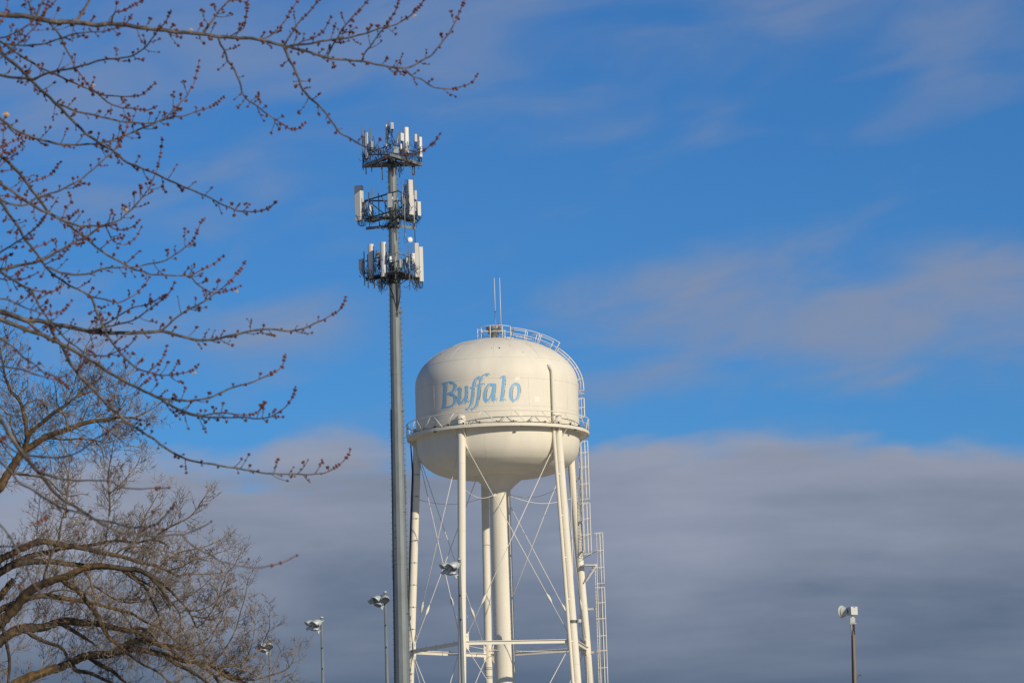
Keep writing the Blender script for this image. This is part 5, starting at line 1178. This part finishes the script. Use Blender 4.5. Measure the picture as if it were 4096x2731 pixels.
# ---------------------------------------------------------------- old cottonwood behind
DC = 92.0
COTTON = [  # points, start radius px, end radius px, twig density
 (T(F6,"-60 600 0 560 80 520 160 480 260 440 340 425 420 430 500 445 580 465 660 475 740 490 830 510 900 530 1000 555 1100 580 1170 600 1240 625 1320 650 1400 690"),13,4,1.0),
 (T(F6,"-40 690 0 660 80 600 180 560 280 525 380 500 460 480 560 470 640 455 740 440 850 425 960 415 1080 425 1200 410 1300 440"),10,3,1.0),
 (T(F6,"-60 710 40 640 140 595 240 575 360 578 480 590 600 600 700 610 800 600"),13,5,.8),
 (T(F6,"-40 1110 0 1070 40 1030 90 970 150 900 210 840 280 780 360 740 440 720 520 700 590 660 660 630 740 615 820 620 920 625 1020 635 1100 650 1180 700 1250 770 1300 850 1340 930"),17,4,1.0),
 (T(F6,"490 725 560 780 620 820 670 870 720 940 760 1010 800 1080 840 1150 880 1200 960 1260 1040 1330 1120 1380 1200 1420 1280 1480 1340 1530"),9,3,1.0),
 (T(F6,"950 635 1020 690 1090 740 1150 800 1200 900 1240 1000 1260 1080"),7,2.5,1.1),(T(F6,"1100 650 1200 690 1280 760 1380 850 1450 930 1500 1000 1540 1100"),6,2.5,1.2),
 (T(F6,"1170 690 1230 760 1330 870 1400 980 1420 1080"),5,2.2,1.2),
 (T(F6,"-40 990 0 960 80 920 160 890 240 860 340 850 440 855 540 870 640 890 740 905 840 930 940 960 1040 990 1120 1030 1200 1080 1280 1120 1340 1160 1420 1230"),11,3,1.0),
 (T(F6,"-40 1230 0 1200 60 1150 140 1115 240 1095 340 1085 440 1060 520 1045 620 1050 720 1065 820 1080 920 1100 1020 1120 1100 1150 1180 1190 1280 1240 1380 1300 1460 1370"),17,4,1.0),
 (T(F6,"200 1103 240 1150 320 1185 400 1220 470 1250 510 1290 540 1350"),8,4,.6),(T(F6,"470 1055 560 1110 640 1160 720 1210 780 1260"),8,3,.7),(T(F6,"1020 1120 1060 1095 1110 1100 1160 1130 1210 1170 1260 1230"),6,3,.9),
 (T(F6,"0 1620 100 1560 180 1510 260 1475 360 1440 460 1410 540 1370 640 1330 760 1310 860 1300 960 1280 1060 1270 1160 1275 1260 1300 1360 1330 1460 1355 1560 1365 1660 1390 1760 1440 1840 1480 1920 1540"),18,4,1.0),
 (T(F6,"880 1297 960 1250 1040 1210 1110 1195 1180 1205 1260 1230 1360 1250 1440 1270 1500 1310 1550 1370 1620 1420 1680 1480 1720 1540"),12,4,1.0),
 (T(F6,"700 1320 800 1400 900 1450 980 1520 1040 1580"),8,4,.7),(T(F6,"560 1372 600 1430 680 1450 800 1490 900 1540"),8,4,.7),(T(F6,"1300 1315 1400 1390 1500 1440 1600 1500 1650 1560"),8,4,.9),
 (T(F6,"1640 1385 1780 1400 1900 1370 1980 1320 2060 1260"),4.5,2,1.3),(T(F6,"1840 1480 1950 1500 2050 1490 2180 1450 2270 1400 2320 1300"),4.5,2,1.3),
 (T(F6,"0 1070 40 1150 60 1250 70 1350 75 1450 65 1540 70 1620"),6,4,.5),(T(F6,"-60 900 -20 870 40 800 110 725"),11,9,.15),
 (T(F6,"340 745 360 640 400 540 440 450 470 350 490 250 510 150 530 50 540 0 545 -60"),4.5,2,.9),(T(F6,"290 440 290 350 300 200 310 100"),2.6,1.5,1.0),
 (T(F6,"840 425 830 400 850 250 860 100 860 0"),3,1.6,1.1),(T(F6,"1200 410 1260 350 1350 300 1480 230 1560 140 1620 50"),4,1.8,1.3),(T(F6,"1110 582 1130 520 1120 430 1150 330"),3,1.6,1.1),
 (T(F6,"960 500 1020 470 1080 380 1130 250 1180 150 1230 60"),3.2,1.6,1.2),(T(F6,"1400 690 1470 670 1580 680 1690 668 1780 655 1830 620 1870 550"),3.2,1.7,.5),
 (T(F6,"1420 1240 1500 1250 1600 1200 1680 1120 1740 1000 1760 900"),3.4,1.5,1.4),(T(F6,"1650 1385 1750 1280 1830 1150 1880 1000 1920 850 1950 710"),3.4,1.5,1.2),(T(F6,"1540 1100 1600 1050 1680 930 1730 820 1770 680"),3.2,1.5,1.1),
 (T(F6,"2050 1262 2080 1180 2110 1100 2115 990"),2.4,1.4,1.0),(T(F6,"1900 1370 1950 1300 1980 1200 2000 1050"),2.6,1.4,1.2),(T(F6,"1460 1355 1560 1300 1650 1200 1720 1060 1800 940"),3.4,1.6,1.4),
 (T(F6,"1240 630 1320 560 1420 500 1540 480 1640 450 1740 400"),3.6,1.6,1.4),(T(F6,"1320 650 1420 620 1540 560 1640 530 1750 500"),3.4,1.6,1.4),(T(F6,"1340 900 1450 860 1560 800 1640 720"),3.2,1.5,1.4),
 (T(F6,"1440 960 1540 960 1640 930 1720 860 1770 780"),3.2,1.5,1.4),(T(F6,"1500 1000 1580 1020 1680 1000 1780 940"),3,1.5,1.4),(T(F6,"900 530 960 480 1060 460 1180 470 1300 500 1420 520"),4,2,1.3),
 (T(F6,"640 630 690 690 720 760 740 840"),6,3,.9),(T(F6,"1000 635 1060 690 1160 760 1260 830 1320 930"),5,2.5,1.2),(T(F6,"720 760 820 820 920 880 1040 900 1160 880"),4,2.2,1.2),(T(F6,"840 930 930 870 1050 880 1170 870"),4,2.4,.8),
 (T(F6,"1660 1390 1780 1480 1880 1520 2000 1560"),6,4,1.2),(T(F6,"340 850 420 810 520 800 600 820"),4,2.2,1.0),(T(F6,"560 870 640 940 700 1020 760 1100"),4,2.2,1.0),(T(F6,"940 960 1020 1060 1080 1180 1120 1260"),4,2.2,1.1),
 (T(F5,"-60 1520 0 1450 50 1360 100 1290 150 1210 200 1140 260 1100 330 1050 400 1005 470 985 540 960 620 925 720 890 820 870 920 850 1000 838 1060 822 1200 832 1340 760"),15,2.5,1.1),
 (T(F5,"215 1130 240 1050 235 960 235 880 215 790 190 720 150 650 100 590 70 520 40 460 30 360 10 260 -10 180 -20 60"),7.5,2.6,1.2),
 (T(F5,"240 1040 270 970 330 910 400 850 470 800 530 760 580 720 650 660 720 610 780 550 850 505"),7.5,2.6,1.3),(T(F5,"650 660 740 620 840 590 960 560 1060 520"),4,1.7,1.3),
 (T(F5,"400 1005 500 1015 600 1020 720 1020 850 1030 950 1050 1050 1020"),5,2,1.2),(T(F5,"600 932 595 860 570 790 545 750 510 700 500 600 490 520"),4,1.7,1.3),
 (T(F5,"435 822 420 740 390 690 340 665 280 685 210 720"),4,2,1.2),(T(F5,"210 1120 150 1020 110 960 90 880 100 810 60 780 0 730 -30 700"),5,2,1.2),
 (T(F5,"960 845 1060 860 1150 880 1250 880"),3,1.6,1.2),(T(F5,"860 862 920 910 1000 960 1060 1010 1100 1050 1160 1080 1230 1090"),3,1.5,1.1),(T(F5,"850 1030 890 1090 920 1130 930 1200"),2.8,1.5,1.1),
 (T(F5,"70 1330 160 1330 260 1340 350 1360 430 1390 500 1450 560 1500 620 1530"),5,2.4,.9),(T(F5,"340 1045 400 1100 430 1150 450 1220 460 1300"),3,1.6,.9),(T(F5,"530 1018 570 1090 600 1150 590 1250"),2.8,1.5,1.1),
 (T(F5,"590 1740 600 1568 610 1450 620 1300 620 1150 630 1000 650 850"),4,1.6,1.3),(T(F5,"985 1700 985 1568 970 1480 970 1350 990 1200 1020 1060 1050 950"),3.6,1.5,1.4),(T(F5,"980 1510 1060 1440 1150 1350 1220 1260 1255 1180"),2.8,1.5,1.3),
 (T(F5,"580 720 620 640 660 560 690 440 720 330 760 220 820 100"),3,1.4,1.4),(T(F5,"780 550 830 480 850 400 860 330"),2.8,1.5,1.2),(T(F5,"720 890 760 800 800 700 830 620"),2.8,1.4,1.3),
 (T(F5,"820 870 900 800 960 790 1000 700 1040 600 1060 520"),3,1.4,1.4),(T(F5,"1000 838 1060 760 1110 680 1140 600 1165 480"),2.8,1.4,1.4),(T(F5,"330 1050 280 960 270 880"),2.6,1.5,1.2),(T(F5,"150 1210 80 1150 30 1080 -20 1000"),4,2,1.2),
 (T(F5,"40 460 100 400 140 330 170 260"),2.8,1.4,1.3),(T(F5,"150 650 200 590 250 540 240 450"),2.8,1.4,1.4),(T(F5,"30 360 60 250 60 150 80 40 100 -60"),3,1.4,1.3),
]
CX = P(-800, 2200, DC)
cw = empty('cottonwood_tree', (CX.x, CX.y, 0), 'large bare cottonwood with arching brown limbs and dense pale twigs', 'tree')
CO = Vector((CX.x, CX.y, 0))
rc = random.Random(5)
def pc(q): return P(q[0], q[1], DC + q[2] * DC / FPX)        # third value: depth offset in the same units as pixels
pc0 = DC / FPX
zf = P(-800, 2450, DC).z
m = MB().tube([CO, CO + Vector((0.05, 0, 1.5)), CO + Vector((0.1, 0, 4)), CO + Vector((0.3, 0, zf)), CO + Vector((0.9, 0.2, zf + 3)), CO + Vector((1.3, 0.2, zf + 7)), CO + Vector((1.2, 0.2, zf + 11))], [0.95, 0.72, 0.62, 0.55, 0.38, 0.22, 0.05], 20, young=[0] * 7)
obj('trunk', m, 'bark', cw, young=True)
done = []
ntw = 0
for li, (pl, ra, rb_, dens) in enumerate(COTTON):
    sm_ = [(q.x, q.y) for q in catmull([Vector((a, b, 0)) for a, b in pl], 8.0 if ra > 7 else 12.0)]
    n = len(sm_); st = sm_[0]; hit = nearest(st[0], st[1], done, 40) if st[0] > 2 else None
    w0 = hit[1]['pts'][hit[2]][2] if hit else rc.uniform(-160, 160)
    slope = rc.uniform(-.35, .35); pts = []; L_ = 0; ph = rc.uniform(0, 6); kk = 1.0 if ra > 4 else 0.5
    for i, (x, y) in enumerate(sm_):
        if i: L_ += math.hypot(x - sm_[i - 1][0], y - sm_[i - 1][1])
        e = min(1, i / 5)
        pts.append((x + e * kk * 2.2 * math.sin(L_ * .05 + ph), y + e * kk * 2.2 * math.sin(L_ * .038 + 2 * ph) + e * rc.uniform(-.6, .6), w0 + slope * L_ + e * 14 * math.sin(L_ / 120 + ph)))
    if hit: pts[0] = hit[1]['pts'][hit[2]]
    done.append({'pts': pts})
    W = [pc(q) for q in pts]; rad = []; yg = []
    for i in range(n):
        t = i / (n - 1); r_ = (ra + (rb_ - ra) * t ** 0.8) * (1.28 if ra > 5 else 1.1); r_ *= 1 + 0.07 * math.sin(i * 1.9 + ph) + 0.05 * rc.uniform(-1, 1)
        rad.append(r_ * pc0); yg.append(max(0.0, min(1.0, (5.5 - r_) / 3.5)))
    m = MB(); sides = 14 if ra > 7 else 9 if ra > 4 else 5; rgh = .10 if ra > 7 else .07 if ra > 4 else 0.0
    if not hit:
        S = W[0]; zz = min(max(2.5, S.z - 1.0), zf + 6); Tn = CO + Vector((0.25 + max(0, (zz - zf)) * 0.13, 0.05, zz)); dv = (W[0] - W[2]).normalized(); mid = S + dv * ((S - Tn).length * 0.35)
        ext = catmull([Tn, Tn + (mid - Tn) * .5 + Vector((0, 0, .25)), mid, S], 0.3)[:-1]; k = len(ext)
        m.tube(ext + W, [rad[0] * (1.7 - .7 * i / k) for i in range(k)] + rad, sides, young=[0.0] * k + yg, rough=rgh, rg=rc)
    else: m.tube(W, rad, sides, young=yg, rough=rgh, rg=rc)
    limb = obj('limb', m, 'bark', cw, young=True)
    # twigs
    tm = MB()
    def twig(p, dx_, dy_, dz_, ln, r_, lev, curl):
        global ntw
        ntw += 1
        k = 3 if lev == 2 else max(3, int(ln / 20)); q = [p]; x, y, w_ = p; seg = ln / k
        for j in range(k):
            dy_ -= curl; dx_ += rc.gauss(0, .085); dy_ += rc.gauss(0, .085); dz_ += rc.gauss(0, .085)
            nn = math.sqrt(dx_ * dx_ + dy_ * dy_ + dz_ * dz_); dx_ /= nn; dy_ /= nn; dz_ /= nn
            x += dx_ * seg; y += dy_ * seg; w_ += dz_ * seg; q.append((x, y, w_))
            if lev < 2 and j < k and rc.random() < (0.95 if lev == 0 else 0.62):
                for s in ((-1, 1) if rc.random() < .35 else (rc.choice((-1, 1)),)):
                    an = R(rc.uniform(24, 50)) * s; c_, s_ = math.cos(an), math.sin(an)
                    twig((x, y, w_), dx_ * c_ - dy_ * s_, dx_ * s_ + dy_ * c_, dz_ + rc.uniform(-.6, .6), (ln * rc.uniform(.22, .5) * (1 - .35 * j / k)) if lev == 0 else rc.uniform(10, 30), max(.95, r_ * .72), lev + 1, curl * 1.15)
        tm.tube([pc(v) for v in q], [r_ * (1 - .55 * j / k) * pc0 for j in range(k + 1)], 3, cap=False, smooth=False, young=[0.75 + 0.25 * rc.random()] * (k + 1))
    l = 0; Ltot = max(L_, 1); nxt = rc.uniform(8, 30)
    for i in range(1, n - 1):
        l += math.hypot(pts[i][0] - pts[i - 1][0], pts[i][1] - pts[i - 1][1])
        if l < nxt: continue
        r_ = rad[i] / pc0; f_ = l / Ltot
        nxt = l + rc.uniform(3.2, 7.5) / dens * (2.0 if r_ > 9 else 1.2 if r_ > 5 else 1.0)
        tx, ty = pts[i + 1][0] - pts[i - 1][0], pts[i + 1][1] - pts[i - 1][1]; q = math.hypot(tx, ty); tx /= q; ty /= q
        s = rc.choice((-1, 1)); an = R(rc.uniform(30, 80)) * s
        dx_, dy_ = tx * math.cos(an) - ty * math.sin(an), tx * math.sin(an) + ty * math.cos(an)
        if dy_ > 0.3 and r_ > 4 and rc.random() < .45: dy_ = -dy_
        ln = (rc.uniform(45, 150) if r_ > 3 else rc.uniform(35, 95)) * (1 - .3 * f_)
        twig(pts[i], dx_, dy_, rc.uniform(-.7, .7), ln, min(1.7, r_ * .6), 0, 0.085)
    e = pts[-1]; tx, ty = e[0] - pts[-3][0], e[1] - pts[-3][1]; q = math.hypot(tx, ty)
    for s in (-.4, 0, .4): twig(e, tx / q + s * ty / q, ty / q - s * tx / q, rc.uniform(-.3, .3), rc.uniform(35, 80), min(1.6, rb_ * .8), 0, .08)
    if tm.v:
        to = obj('twigs', tm, 'bark', limb, young=True); to['kind'] = 'stuff'
print('twigs', ntw, 'buds', len(buds))
